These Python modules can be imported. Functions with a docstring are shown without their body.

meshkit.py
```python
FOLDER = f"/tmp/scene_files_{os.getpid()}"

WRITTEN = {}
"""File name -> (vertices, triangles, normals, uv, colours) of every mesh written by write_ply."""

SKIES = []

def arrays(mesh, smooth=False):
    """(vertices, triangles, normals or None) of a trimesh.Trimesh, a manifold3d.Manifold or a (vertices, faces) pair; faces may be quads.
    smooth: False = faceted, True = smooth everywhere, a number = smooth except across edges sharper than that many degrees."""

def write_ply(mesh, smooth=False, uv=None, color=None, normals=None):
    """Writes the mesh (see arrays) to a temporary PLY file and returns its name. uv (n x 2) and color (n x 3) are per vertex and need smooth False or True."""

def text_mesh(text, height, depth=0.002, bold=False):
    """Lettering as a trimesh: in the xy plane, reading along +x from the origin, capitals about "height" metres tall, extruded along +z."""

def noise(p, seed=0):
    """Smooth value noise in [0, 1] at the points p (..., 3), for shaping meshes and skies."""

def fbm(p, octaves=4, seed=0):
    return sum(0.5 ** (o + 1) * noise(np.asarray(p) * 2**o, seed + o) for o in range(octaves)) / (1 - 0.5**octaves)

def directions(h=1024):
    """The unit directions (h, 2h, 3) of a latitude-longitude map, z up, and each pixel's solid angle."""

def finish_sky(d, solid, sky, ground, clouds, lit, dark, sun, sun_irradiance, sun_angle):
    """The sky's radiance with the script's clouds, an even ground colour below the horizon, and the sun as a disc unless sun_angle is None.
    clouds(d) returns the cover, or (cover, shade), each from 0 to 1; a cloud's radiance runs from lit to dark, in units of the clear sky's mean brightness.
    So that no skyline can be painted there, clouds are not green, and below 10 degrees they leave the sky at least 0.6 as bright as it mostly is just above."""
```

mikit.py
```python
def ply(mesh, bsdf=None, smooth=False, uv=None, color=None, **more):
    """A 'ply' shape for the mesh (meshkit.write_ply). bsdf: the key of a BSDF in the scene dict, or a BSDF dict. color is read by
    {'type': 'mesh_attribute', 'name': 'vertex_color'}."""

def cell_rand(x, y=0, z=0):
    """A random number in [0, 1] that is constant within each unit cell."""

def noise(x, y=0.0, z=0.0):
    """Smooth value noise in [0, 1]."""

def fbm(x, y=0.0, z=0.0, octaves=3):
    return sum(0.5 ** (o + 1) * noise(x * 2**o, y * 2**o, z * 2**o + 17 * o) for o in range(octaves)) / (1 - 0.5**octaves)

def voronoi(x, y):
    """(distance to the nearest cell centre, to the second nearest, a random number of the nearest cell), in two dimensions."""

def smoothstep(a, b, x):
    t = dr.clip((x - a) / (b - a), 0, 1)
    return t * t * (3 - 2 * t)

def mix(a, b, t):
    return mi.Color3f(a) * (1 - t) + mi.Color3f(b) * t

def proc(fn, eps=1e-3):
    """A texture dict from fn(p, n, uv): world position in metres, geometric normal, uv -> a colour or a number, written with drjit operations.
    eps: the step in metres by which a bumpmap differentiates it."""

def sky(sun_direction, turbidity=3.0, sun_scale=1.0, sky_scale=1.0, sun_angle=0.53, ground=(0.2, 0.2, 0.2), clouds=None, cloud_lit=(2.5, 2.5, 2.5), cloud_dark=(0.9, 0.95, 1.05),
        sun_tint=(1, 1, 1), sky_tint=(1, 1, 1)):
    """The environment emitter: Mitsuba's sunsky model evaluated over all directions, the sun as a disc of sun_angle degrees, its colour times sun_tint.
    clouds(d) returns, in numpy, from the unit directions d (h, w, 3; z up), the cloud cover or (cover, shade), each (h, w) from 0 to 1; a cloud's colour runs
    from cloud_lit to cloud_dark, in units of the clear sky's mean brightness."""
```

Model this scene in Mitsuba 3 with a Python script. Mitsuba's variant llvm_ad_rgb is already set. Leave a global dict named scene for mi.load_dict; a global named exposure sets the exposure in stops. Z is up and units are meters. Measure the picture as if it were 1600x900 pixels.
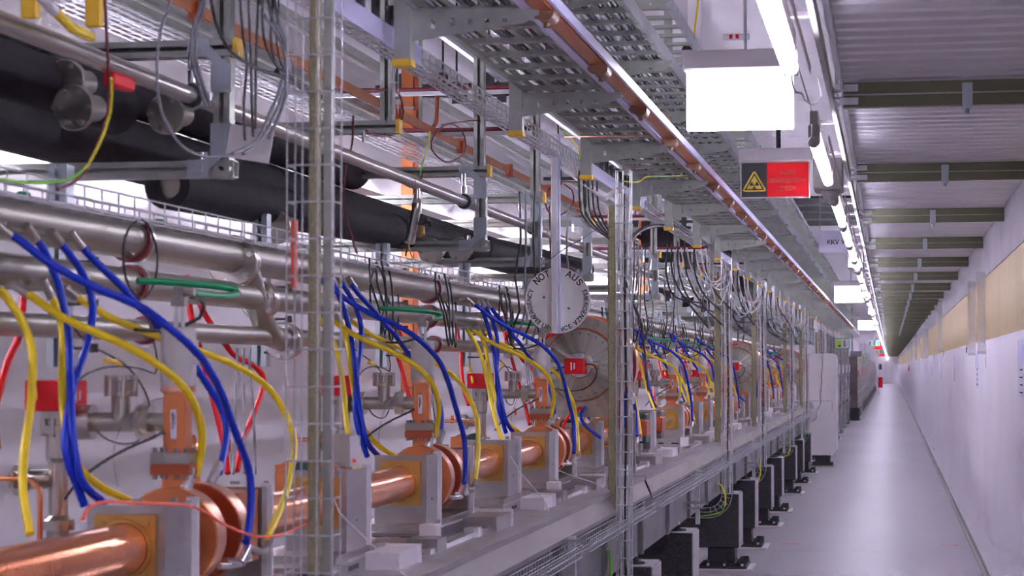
import math, random
import numpy as np, trimesh, mitsuba as mi, drjit as dr, mikit, meshkit
from mikit import proc, noise, fbm, mix, smoothstep
T = mi.ScalarTransform4f
random.seed(7)
scene, labels = {}, {}

# ------------------------------------------------------------------ camera, light, exposure
PAN, TILT, FOCAL = 10.456, 2.201, 3200.0
EYE = [0.0, 0.0, 1.5]
_d = [-math.sin(math.radians(PAN)) * math.cos(math.radians(TILT)), math.cos(math.radians(PAN)) * math.cos(math.radians(TILT)), math.sin(math.radians(TILT))]
scene['camera'] = {'type': 'thinlens', 'fov': 2 * math.degrees(math.atan(800 / FOCAL)), 'fov_axis': 'x', 'aperture_radius': 0.0040, 'focus_distance': 11.5,
                   'near_clip': 0.05, 'far_clip': 500.0, 'to_world': T().look_at(origin=EYE, target=[EYE[i] + _d[i] for i in range(3)], up=[0, 0, 1])}
exposure = 1.6
TUBE_LIGHT = {'type': 'area', 'radiance': {'type': 'rgb', 'value': [13.5, 12.6, 17.2]}}
LEFT_TUBE_LIGHT = {'type': 'area', 'radiance': {'type': 'rgb', 'value': [16.0, 14.9, 18.8]}}
SIGN_LIGHT = {'type': 'area', 'radiance': {'type': 'rgb', 'value': [5.0, 5.0, 5.6]}}

# ------------------------------------------------------------------ materials
def rgb(c): return {'type': 'rgb', 'value': list(c)}
def M(name, color, rough=0.5, metal=0.0, spec=0.5, **k):
    scene['mat_' + name] = {'type': 'twosided', 'bsdf': {'type': 'principled', 'base_color': color if isinstance(color, dict) else rgb(color), 'roughness': rough, 'metallic': metal, 'specular': spec, **k}}
    return 'mat_' + name
def speckle(a, b, s, sz=None):
    return proc(lambda p, n, uv: mix(a, b, fbm(p.x * s, p.y * (sz or s), p.z * s)))
M('white', (0.80, 0.78, 0.82), 0.45)
M('wall_white', speckle((0.74, 0.71, 0.77), (0.83, 0.80, 0.85), 1.5), 0.42, spec=0.5)
M('left_wall', speckle((0.80, 0.78, 0.81), (0.84, 0.82, 0.85), 1.0), 0.6)
M('beige', speckle((0.30, 0.225, 0.10), (0.365, 0.285, 0.14), 2.0), 0.6)
M('concrete', speckle((0.19, 0.18, 0.185), (0.25, 0.235, 0.245), 3.0), 0.7)
M('ceiling', speckle((0.76, 0.735, 0.75), (0.82, 0.795, 0.81), 2.0), 0.6)
M('floor', speckle((0.275, 0.262, 0.272), (0.32, 0.306, 0.318), 1.3, 0.35), 0.40, spec=0.12)
M('skirting', (0.24, 0.235, 0.215), 0.5)
M('red_print', (0.62, 0.10, 0.14), 0.5)
M('sheet_metal', speckle((0.58, 0.56, 0.575), (0.70, 0.68, 0.695), 4.0, 30.0), 0.38, 0.6)
M('olive_zinc', speckle((0.115, 0.118, 0.068), (0.17, 0.173, 0.105), 6.0), 0.42, 0.6)
M('galv', speckle((0.30, 0.315, 0.28), (0.42, 0.435, 0.39), 25.0), 0.36, 0.84)
M('galv_light', speckle((0.52, 0.53, 0.55), (0.66, 0.67, 0.70), 20.0), 0.36, 0.75)
M('zinc_blue', (0.46, 0.51, 0.54), 0.32, 0.85)
M('stainless', speckle((0.43, 0.405, 0.36), (0.55, 0.52, 0.465), 9.0), 0.24, 1.0)
M('stainless_matt', speckle((0.33, 0.31, 0.265), (0.44, 0.415, 0.36), 9.0), 0.36, 0.95)
M('chrome', (0.80, 0.80, 0.82), 0.16, 1.0)
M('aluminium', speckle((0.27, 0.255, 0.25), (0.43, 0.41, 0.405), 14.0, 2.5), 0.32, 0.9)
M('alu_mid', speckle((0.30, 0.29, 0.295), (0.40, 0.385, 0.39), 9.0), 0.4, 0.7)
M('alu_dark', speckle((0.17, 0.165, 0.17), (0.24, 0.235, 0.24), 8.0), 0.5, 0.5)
M('alu_white', (0.82, 0.80, 0.83), 0.4, 0.3)
M('copper', speckle((0.76, 0.27, 0.115), (0.86, 0.36, 0.185), 14.0), 0.17, 1.0)
M('copper_matt', speckle((0.60, 0.19, 0.065), (0.75, 0.285, 0.12), 11.0), 0.34, 0.95)
M('copper_dark', speckle((0.36, 0.08, 0.035), (0.46, 0.13, 0.06), 11.0), 0.36, 0.9)
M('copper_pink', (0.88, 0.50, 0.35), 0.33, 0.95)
M('brass', speckle((0.42, 0.23, 0.06), (0.54, 0.32, 0.10), 12.0), 0.38, 0.95)
M('foam', speckle((0.010, 0.009, 0.009), (0.020, 0.018, 0.019), 20.0), 0.7, spec=0.22)
M('foam_edge', (0.004, 0.004, 0.004), 0.8, spec=0.1)
M('granite', proc(lambda p, n, uv: mix((0.012, 0.012, 0.013), (0.055, 0.054, 0.056), smoothstep(0.4, 0.9, noise(p.x * 260, p.y * 260, p.z * 260)))), 0.38)
M('granite_cut', speckle((0.33, 0.315, 0.33), (0.42, 0.40, 0.42), 30.0), 0.45)  # same granite made pale: the light on the blocks put into the colour
M('black_steel', (0.02, 0.02, 0.021), 0.4)
M('black', (0.014, 0.014, 0.015), 0.42)
M('grey_hose', (0.15, 0.155, 0.17), 0.4)
M('white_cable', (0.74, 0.72, 0.74), 0.4)
M('blue', (0.002, 0.022, 0.36), 0.34, spec=0.3)
M('yellow', (0.78, 0.57, 0.012), 0.38, spec=0.3)
M('red', (0.56, 0.005, 0.008), 0.36, spec=0.3)
M('red_box', speckle((0.46, 0.008, 0.01), (0.52, 0.012, 0.014), 8.0), 0.45, spec=0.25)
M('green', (0.0, 0.19, 0.065), 0.34, spec=0.3)
M('dark_red', (0.13, 0.012, 0.018), 0.42)
M('yellow_green', proc(lambda p, n, uv: mix((0.72, 0.66, 0.02), (0.16, 0.46, 0.03), smoothstep(0.45, 0.55, dr.sin((p.x * 9 + p.y * 5 + p.z * 9)) * 0.5 + 0.5))), 0.4)
M('orange_wire', (0.80, 0.10, 0.04), 0.4)
M('tag_yellow', (0.82, 0.56, 0.05), 0.5)
M('cap_yellow', (0.80, 0.50, 0.03), 0.45)
M('porcelain', speckle((0.48, 0.455, 0.44), (0.56, 0.535, 0.52), 30.0), 0.5)
M('conduit', proc(lambda p, n, uv: mix((0.16, 0.148, 0.075), (0.29, 0.27, 0.155), noise(p.x * 300, p.y * 300, p.z * 160))), 0.42, 0.2)
M('sign_red', (0.70, 0.008, 0.012), 0.5, spec=0.3)
M('sign_black', (0.013, 0.012, 0.014), 0.4)
M('sign_yellow', (0.74, 0.52, 0.05), 0.45)
M('sign_text', (0.42, 0.10, 0.06), 0.5)
M('sign_green', (0.0, 0.34, 0.16), 0.45)
M('lime', (0.42, 0.62, 0.04), 0.5)
M('cabinet', (0.72, 0.69, 0.70), 0.5)
M('housing', (0.54, 0.495, 0.51), 0.5)
M('putty', (0.30, 0.275, 0.27), 0.5)
M('disc_white', (0.86, 0.85, 0.82), 0.4)
M('ink', (0.015, 0.015, 0.02), 0.5)
M('paper', speckle((0.56, 0.56, 0.72), (0.72, 0.70, 0.80), 12.0), 0.5)
M('white_strip', (0.62, 0.62, 0.86), 0.35)
M('machine', speckle((0.075, 0.055, 0.05), (0.15, 0.115, 0.105), 5.0), 0.5, 0.1)
M('clamp_brown', (0.17, 0.085, 0.05), 0.45, 0.5)
M('dark_green', (0.004, 0.035, 0.022), 0.4)
M('turned_steel', proc(lambda p, n, uv: mix((0.27, 0.26, 0.215), (0.52, 0.50, 0.43), noise(dr.atan2(p.z - 1.508, p.x + 1.43) * 9.0, p.y, 3.0))), 0.28, 1.0)
M('glow', (0.9, 0.9, 0.95), 0.4)
scene['mat_clear'] = {'type': 'thindielectric', 'int_ior': 1.3}

# ------------------------------------------------------------------ mesh helpers
class B:
    """Collects boxes, bars, tubes and turned shapes; corners are unshared where they are sharp, so smooth=True suits all."""
    def __init__(s): s.v, s.f, s.n = [], [], 0
    def add(s, v, f):
        s.v.append(np.asarray(v, float)); s.f.append(np.asarray(f, int) + s.n); s.n += len(v); return s
    def box(s, x0, x1, y0, y1, z0, z1, R=None, at=None):
        v, f = [], []
        c = [(x, y, z) for x in (x0, x1) for y in (y0, y1) for z in (z0, z1)]
        for q in ((0, 1, 3, 2), (4, 6, 7, 5), (0, 4, 5, 1), (2, 3, 7, 6), (0, 2, 6, 4), (1, 5, 7, 3)):
            b = len(v); v += [c[i] for i in q]; f += [(b, b + 1, b + 2), (b, b + 2, b + 3)]
        v = np.array(v)
        if R is not None: v = v @ np.asarray(R).T
        if at is not None: v = v + np.asarray(at)
        return s.add(v, f)
    def cbox(s, c, d, R=None): return s.box(-d[0] / 2, d[0] / 2, -d[1] / 2, d[1] / 2, -d[2] / 2, d[2] / 2, R, c)
    def lathe(s, prof, o, ax=(0, 1, 0), n=20):
        """prof: list of (radius, distance along ax); every segment has its own rings (sharp between segments)."""
        ax = np.asarray(ax, float) / np.linalg.norm(ax)
        u = np.cross(ax, [0, 0, 1.0] if abs(ax[2]) < .9 else [1.0, 0, 0]); u /= np.linalg.norm(u); w = np.cross(ax, u)
        a = np.arange(n) * 2 * np.pi / n
        ring = np.cos(a)[:, None] * u + np.sin(a)[:, None] * w
        i = np.arange(n); j = (i + 1) % n
        for (r0, h0), (r1, h1) in zip(prof[:-1], prof[1:]):
            v = np.vstack([o + ring * max(r0, 1e-6) + ax * h0, o + ring * max(r1, 1e-6) + ax * h1])
            if r0 < 1e-5: f = np.stack([i, j + n, i + n], 1)
            elif r1 < 1e-5: f = np.stack([i, j, i + n], 1)
            else: f = np.vstack([np.stack([i, j, j + n], 1), np.stack([i, j + n, i + n], 1)])
            s.add(v, f)
        return s
    def cyl(s, p, q, r, n=14, caps=True):
        p, q = np.asarray(p, float), np.asarray(q, float); L = np.linalg.norm(q - p)
        return s.lathe(([(0, 0)] if caps else []) + [(r, 0), (r, L)] + ([(0, L)] if caps else []), p, q - p, n)
    def ball(s, c, r, n=14):
        k = 7; pr = [(r * math.sin(math.pi * t / k), -r * math.cos(math.pi * t / k)) for t in range(k + 1)]
        i = np.arange(n); j = (i + 1) % n; a = i * 2 * np.pi / n
        v = np.vstack([np.stack([c[0] + max(p, 1e-5) * np.cos(a), c[1] + max(p, 1e-5) * np.sin(a), np.full(n, c[2] + h)], 1) for p, h in pr])
        f = np.vstack([np.vstack([np.stack([i + t * n, j + t * n, j + (t + 1) * n], 1), np.stack([i + t * n, j + (t + 1) * n, i + (t + 1) * n], 1)]) for t in range(k)])
        return s.add(v, f)
    def tube(s, pts, r, n=8, step=None, caps=True):
        P = np.asarray(pts, float)
        if step: P = spline(P, step)
        t = np.gradient(P, axis=0); t /= np.linalg.norm(t, axis=1)[:, None] + 1e-12
        u = np.cross(t[0], [0.31, 0.2, 0.93]); u /= np.linalg.norm(u)
        a = np.arange(n) * 2 * np.pi / n; V = []
        for k in range(len(P)):
            u = u - t[k] * (u @ t[k]); u /= np.linalg.norm(u); w = np.cross(t[k], u)
            V.append(P[k] + r * (np.cos(a)[:, None] * u + np.sin(a)[:, None] * w))
        i = np.arange(n); j = (i + 1) % n
        f = np.vstack([np.vstack([np.stack([i + k * n, j + (k + 1) * n, j + k * n], 1), np.stack([i + k * n, i + (k + 1) * n, j + (k + 1) * n], 1)]) for k in range(len(P) - 1)])
        s.add(np.vstack(V), f)
        if caps:
            for e, kk in ((0, 0), (-1, len(P) - 1)):
                s.add(np.vstack([V[e], P[kk]]), np.stack([i, j, np.full(n, n)], 1))
        return s
    def wires(s, segs, r):
        """straight square wires"""
        for p, q in segs: s.cyl(p, q, r, 5, False)
        return s
    def prism(s, poly, y0, y1, axis='y'):
        """convex or simple polygon in xz (axis y), extruded"""
        m = trimesh.creation.extrude_polygon(poly, y1 - y0, engine='earcut')
        v = np.array(m.vertices)[m.faces].reshape(-1, 3)
        v = np.stack([v[:, 0], y1 - v[:, 2], v[:, 1]], 1) if axis == 'y' else np.stack([y0 + v[:, 2], v[:, 0], v[:, 1]], 1)
        return s.add(v, np.arange(len(v)).reshape(-1, 3))
    def mesh(s, m, A=None):
        v = np.array(m.vertices)[m.faces].reshape(-1, 3)
        if A is not None: v = v @ np.asarray(A)[:3, :3].T + np.asarray(A)[:3, 3]
        return s.add(v, np.arange(len(v)).reshape(-1, 3))
    def ply(s, mat, **k):
        return mikit.ply(trimesh.Trimesh(np.vstack(s.v), np.vstack(s.f), process=False), mat, smooth=True, **k)
def spline(P, step):
    out = []
    Q = np.vstack([2 * P[0] - P[1], P, 2 * P[-1] - P[-2]])
    for k in range(1, len(Q) - 2):
        m = max(1, int(np.linalg.norm(Q[k + 1] - Q[k]) / step))
        for t in np.arange(m) / m:
            a, b, c, d = Q[k - 1:k + 3]
            out.append(0.5 * (2 * b + (c - a) * t + (2 * a - 5 * b + 4 * c - d) * t * t + (3 * b - a - 3 * c + d) * t ** 3))
    return np.vstack(out + [P[-1]])
def soft(x0, x1, y0, y1, z0, z1, r):
    """box with chamfered edges"""
    pts = []
    for x, sx in ((x0, 1), (x1, -1)):
        for y, sy in ((y0, 1), (y1, -1)):
            for z, sz in ((z0, 1), (z1, -1)):
                pts += [(x, y + sy * r, z + sz * r), (x + sx * r, y, z + sz * r), (x + sx * r, y + sy * r, z)]
    return trimesh.convex.convex_hull(np.array(pts))
def numbered(k):
    if k not in labels and k not in scene and not any(x in taken for x in (k,)): taken.add(k); return k
    i = counter.get(k, 0) + 1; counter[k] = i; kk = f'{k}_{i:03d}'; taken.add(kk); return kk
taken, counter = set(), {}
def thing(name, label, cat, group=None, stuff=False):
    k = numbered(name); labels[k] = {'label': label, 'category': cat}
    if group: labels[k]['group'] = group
    if stuff: labels[k]['kind'] = 'stuff'
    return k
def put(key, d, at=None, label=None):
    """one entry of the scene; key may be taken: then it is numbered"""
    if key in labels and key not in scene: taken.add(key); k = key
    else: k = numbered(key)
    scene[k] = d if at is None else {**d, 'to_world': at if not isinstance(at, (tuple, list)) else T().translate(list(at))}
    if label: labels[k] = {'label': label}
    return k
def part(t, name, d, at=None, label=None): return put(t + '__' + name, d, at, label)
def single(name, d, label, cat, group=None, at=None):
    k = thing(name, label, cat, group); put(k, d, at); return k
def struct(name, d, at=None, label=None):
    k = put(name, d, at); labels[k] = {'kind': 'structure'}
    if label: labels[k]['label'] = label
    return k
ONES = 'zeroth first second third fourth fifth sixth seventh eighth ninth tenth eleventh twelfth thirteenth fourteenth fifteenth sixteenth seventeenth eighteenth nineteenth'.split()
TENS = {20: 'twent', 30: 'thirt', 40: 'fort', 50: 'fift', 60: 'sixt', 70: 'sevent', 80: 'eight', 90: 'ninet'}
def nth(i):
    """i from 1"""
    if i < 20: return ONES[i]
    t, o = i // 10 * 10, i % 10
    if t >= 100: return f'{i}th'
    return TENS[t] + 'ieth' if o == 0 else TENS[t] + 'y-' + ONES[o]
def near(i, base): return f'{base}, nearest to the camera' if i == 1 else f'{base}, {nth(i)} from the camera'
_cache = {}
def memo(k, fn):
    if k not in _cache: _cache[k] = fn()
    return _cache[k]
def rotX(a): c, s = math.cos(a), math.sin(a); return np.array([[1, 0, 0], [0, c, -s], [0, s, c]])
def rotY(a): c, s = math.cos(a), math.sin(a); return np.array([[c, 0, s], [0, 1, 0], [-s, 0, c]])
def rotZ(a): c, s = math.cos(a), math.sin(a); return np.array([[c, -s, 0], [s, c, 0], [0, 0, 1]])
def text_xz(b, text, h, cx, y, cz, ang=0.0, depth=0.0015, bold=True, yaw=0.0):
    """lettering facing -y, centred at (cx, cz), turned by ang about y"""
    m = meshkit.text_mesh(text, h, depth, bold); lo, hi = m.bounds
    m.apply_translation([-(lo[0] + hi[0]) / 2, -(lo[1] + hi[1]) / 2, 0])
    v = np.array(m.vertices) @ rotX(math.pi / 2).T @ rotY(ang).T + [cx, y, cz]
    m = trimesh.Trimesh(v, m.faces, process=False); return b.mesh(m)

# ------------------------------------------------------------------ the tunnel shell
END = 186.0
joints = [-14.0, -1.0, 8.4, 16.95, 22.2, 33.3, 45, 57, 69, 81, 93, 105, 117, 129, 141, 153, 165, END]
struct('floor', B().box(-2.8, 0.72, -14.0, END, -0.2, -0.006).ply('mat_skirting'))
for a, b in zip(joints[:-1], joints[1:]):
    part('floor', 'slab', B().box(-2.75, 0.68, a + 0.003, b - 0.003, -0.02, 0).ply('mat_floor'))
struct('wall_left', B().box(-2.95, -2.75, -14.0, END, 0, 3.6).ply('mat_left_wall'))
struct('wall_back', B().box(-2.95, 0.9, -14.2, -14.0, 0, 3.6).ply('mat_left_wall'))
struct('wall_end', B().box(-2.95, 0.9, END, END + 0.2, 0, 3.6).ply('mat_left_wall'))
struct('wall_right', B().box(0.70, 0.9, -14.0, END, 0, 3.6).ply('mat_concrete'))
part('wall_right', 'upper_strip', B().box(0.682, 0.72, -14.0, END, 2.15, 3.6).ply('mat_concrete'))
wj = [-14.0, -7.1, -1.0, 5.2] + [11.2 + 6.1 * i for i in range(28)] + [END]
for i, (a, b) in enumerate(zip(wj[:-1], wj[1:])):
    part('wall_right', 'white_panel', B().box(0.68, 0.70, a + 0.003, b - 0.003, 0.0, 1.692).ply('mat_wall_white'))
    part('wall_right', 'beige_panel', B().box(0.688, 0.70, a + 0.002, b - 0.002, 1.692, 2.15).ply('mat_beige'))
struct('baseboard_right', B().box(0.645, 0.68, -14.0, END, 0, 0.012).box(0.672, 0.68, -14, END, 0.01, 0.05).ply('mat_skirting'))
struct('ceiling', B().box(-2.95, 0.9, -14.2, END, 3.63, 3.8).ply('mat_skirting'))
for k in range(-5, 62):
    y0 = -1.2 + 2.5 * k
    if y0 > 120: break
    for a, b in ((-2.95, -1.55), (-1.55, -0.62), (-0.62, 0.9)):
        d = memo(('ceil', a), lambda: B().box(a + .006, b - .006, .006, 2.494, 3.60, 3.64).ply('mat_ceiling'))
        part('ceiling', 'panel', d, (0, y0, 0))
part('ceiling', 'far_panel', B().box(-2.95, 0.9, 123.8, END, 3.60, 3.64).ply('mat_ceiling'))
d = thing('ceiling_hatch', 'black rectangular opening in the white ceiling with thin light slats across it', 'hatch')
part(d, 'recess', B().box(-1.16, -0.16, 25.4, 30.4, 3.57, 3.598).ply('mat_black'))
for y in (26.3, 27.5, 28.9): part(d, 'slat', B().box(-1.16, -0.16, y, y + .05, 3.55, 3.575).ply('mat_galv'))

t = thing('ceiling_cable', 'yellow cable and pale plastic film hanging from the ceiling', 'cable')
part(t, 'cable', B().tube([(-.93, 10.3, 3.6), (-.94, 10.3, 3.4), (-.955, 10.3, 3.25), (-.975, 10.3, 3.12)], .005, 7, .05).ply('mat_yellow'))
part(t, 'film', B().box(-1.0, -.93, 10.33, 10.335, 3.12, 3.6).ply('mat_white'), None, 'pale film')
part(t, 'clip', B().cbox((-.99, 10.31, 3.10), (.07, .03, .06), rotY(.5)).ply('mat_black'), None, 'black clip')
t = thing('ceiling_detector', 'small grey bar with red ends fixed to the ceiling', 'detector')
part(t, 'bar', B().box(-1.02, -.86, 12.9, 12.94, 3.565, 3.60).ply('mat_galv_light'))
part(t, 'red_ends', B().box(-.985, -.965, 12.89, 12.90, 3.57, 3.595).ply('mat_red_box')); part(t, 'red_ends', B().box(-.945, -.925, 12.89, 12.90, 3.57, 3.595).ply('mat_red_box'))
# floor markings: two small red rings each
def marking(x, y, lab):
    b = B()
    for dx in (-.04, .04):
        m = trimesh.creation.annulus(.018, .034, .001, sections=18); m.apply_translation([x + dx, y, .0008]); b.mesh(m)
    b.box(x - .07, x - .045, y - .04, y - .03, 0.0003, .0012)
    single('floor_marking', b.ply('mat_red_print'), lab, 'marking', 'red marks printed on the floor')
marking(-.845, 17.61, 'pair of small red rings printed on the floor near the granite feet, nearer pair')
marking(.487, 17.67, 'pair of small red rings printed on the floor near the right wall, nearer pair')
marking(-.825, 25.37, 'faint red mark on the floor in front of the white cabinet')
marking(.515, 25.35, 'faint red mark on the floor near the right wall, farther of two')

# straps, papers and hooks on the right wall
straps = [(15.16, 1.6, 2.19), (16.95, 1.6, 2.19), (27.6, 1.72, 2.36), (38, 1.66, 2.2), (40, 1.66, 2.2), (49, 1.66, 2.2), (58, 1.66, 2.2), (67, 1.66, 2.2)]
for i, (y, z0, z1) in enumerate(straps):
    t = thing('steel_strap', near(i + 1, 'shiny upright metal strap over the beige band of the right wall'), 'strap', 'metal straps on the right wall')
    w = .055
    part(t, 'bar', B().box(.622, .68, y - .004, y + .004, z0, z1).ply('mat_chrome'))
    part(t, 'hook', B().box(.618, .68, y - .03, y + .01, z0 - .01, z0 + .012).ply('mat_galv_light'))
    part(t, 'slot_plate', B().box(.678, .68, y - .012, y + .012, z0 - .11, z0 - .03).ply('mat_putty'))
for i, (y, z0, z1) in enumerate([(11.16, 1.34, 1.645), (16.7, 1.335, 1.617), (22.6, 1.34, 1.62), (28.5, 1.34, 1.62), (35, 1.34, 1.6), (42, 1.34, 1.6), (50, 1.34, 1.6), (60, 1.34, 1.6)]):
    t = thing('wall_notice', near(i + 1, 'narrow bluish notice on the white right wall'), 'notice', 'notices on the right wall')
    part(t, 'sheet', B().box(.678, .68, y - .24, y + .24, z0, z1).ply('mat_paper'))
    part(t, 'sheet__header', B().box(.6775, .679, y - .16, y + .2, z1 - .11, z1 - .01).ply('mat_white_strip'))
    b = B()
    for k in range(4): b.box(.6775, .679, y - .18, y + .10 - .05 * (k % 2), z0 + .02 + k * .04, z0 + .028 + k * .04)
    part(t, 'sheet__print', b.ply('mat_ink'))
for i, (y, z) in enumerate([(18.9, 1.655), (27, 1.67), (33, 1.67), (39, 1.67), (45, 1.67), (52, 1.67)]):
    single('cable_hole', B().box(.676, .682, y - .05, y + .05, z - .03, z + .03).ply('mat_black'), near(i + 1, 'small black hole at the top edge of the white wall panels'), 'hole', 'holes in the right wall')
single('cable_hole', B().box(.676, .682, 33.4, 33.5, .16, .2).ply('mat_black'), 'small black hole low down in the white right wall close to the floor', 'hole')
single('wall_box', B().box(.65, .68, 75.8, 76.2, 1.35, 1.55).ply('mat_red_box'), 'tiny red box far down the right wall', 'box')

# ------------------------------------------------------------------ aisle ceiling of ribbed sheets on cross bars
struct('ceiling_aisle', B().box(-.15, .68, -13.9, END - 1, 2.475, 2.49).ply('mat_sheet_metal'), label='ribbed sheet-metal ceiling over the aisle')
rib = B()
for k in range(19):
    y = k * .147 + .02
    rib.add([(-.15, y, 2.475), (.68, y, 2.475), (.68, y + .03, 2.458), (-.15, y + .03, 2.458), (.68, y + .085, 2.458), (-.15, y + .085, 2.458), (.68, y + .115, 2.475), (-.15, y + .115, 2.475)],
            [(0, 1, 2), (0, 2, 3)])
    rib.add([(-.15, y + .03, 2.458), (.68, y + .03, 2.458), (.68, y + .085, 2.458), (-.15, y + .085, 2.458)], [(0, 1, 2), (0, 2, 3)])
    rib.add([(-.15, y + .085, 2.458), (.68, y + .085, 2.458), (.68, y + .115, 2.475), (-.15, y + .115, 2.475)], [(0, 1, 2), (0, 2, 3)])
rib = rib.ply('mat_sheet_metal')
edge = B().box(-.158, -.148, 0, 2.80, 2.435, 2.49).box(-.165, -.15, 0.15, 2.5, 2.428, 2.436).ply('mat_galv_light')
bars_y = [7.01 + 2.83 * i for i in range(62)]
barA = B().box(-.15, .68, -.02, .02, 2.421, 2.46).ply('mat_olive_zinc')
barB = B().box(-.15, .68, -.02, .02, 2.376, 2.415).ply('mat_olive_zinc')
web = B().box(-.15, .68, -.023, .018, 2.4155, 2.4205).ply('mat_galv')
clip = B().box(.243, .277, -.028, -.02, 2.368, 2.45).box(.243, .277, -.03, .03, 2.366, 2.374).cyl((.26, 0, 2.35), (.26, 0, 2.368), .008, 8).ply('mat_zinc_blue')
endb = B()
for z in (2.395, 2.44):
    endb.cyl((-.175, -.03, z), (-.10, -.03, z), .008, 8).cyl((-.18, -.03, z), (-.16, -.03, z), .016, 6).box(-.16, -.10, -.04, -.022, z - .012, z + .012)
endb = endb.ply('mat_chrome')
for y in (1.35, 4.18): part('ceiling_aisle', 'sheet', rib, (0, y, 0)); part('ceiling_aisle', 'edge_rail', edge, (0, y, 0))
for i, y in enumerate(bars_y):
    part('ceiling_aisle', 'sheet', rib, (0, y, 0)); part('ceiling_aisle', 'edge_rail', edge, (0, y, 0))
    t = thing('cross_bar', near(i + 1, 'olive double channel bar across the aisle ceiling'), 'bar', 'cross bars under the aisle ceiling')
    part(t, 'channel', barA, (0, y, 0)); part(t, 'channel', barB, (0, y, 0)); part(t, 'web', web, (0, y, 0))
    if y < 60:
        part(t, 'clip', clip, (0, y, 0), 'bluish zinc clip'); part(t, 'bolts', endb, (0, y, 0), 'bright bolts at the left end')

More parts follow.
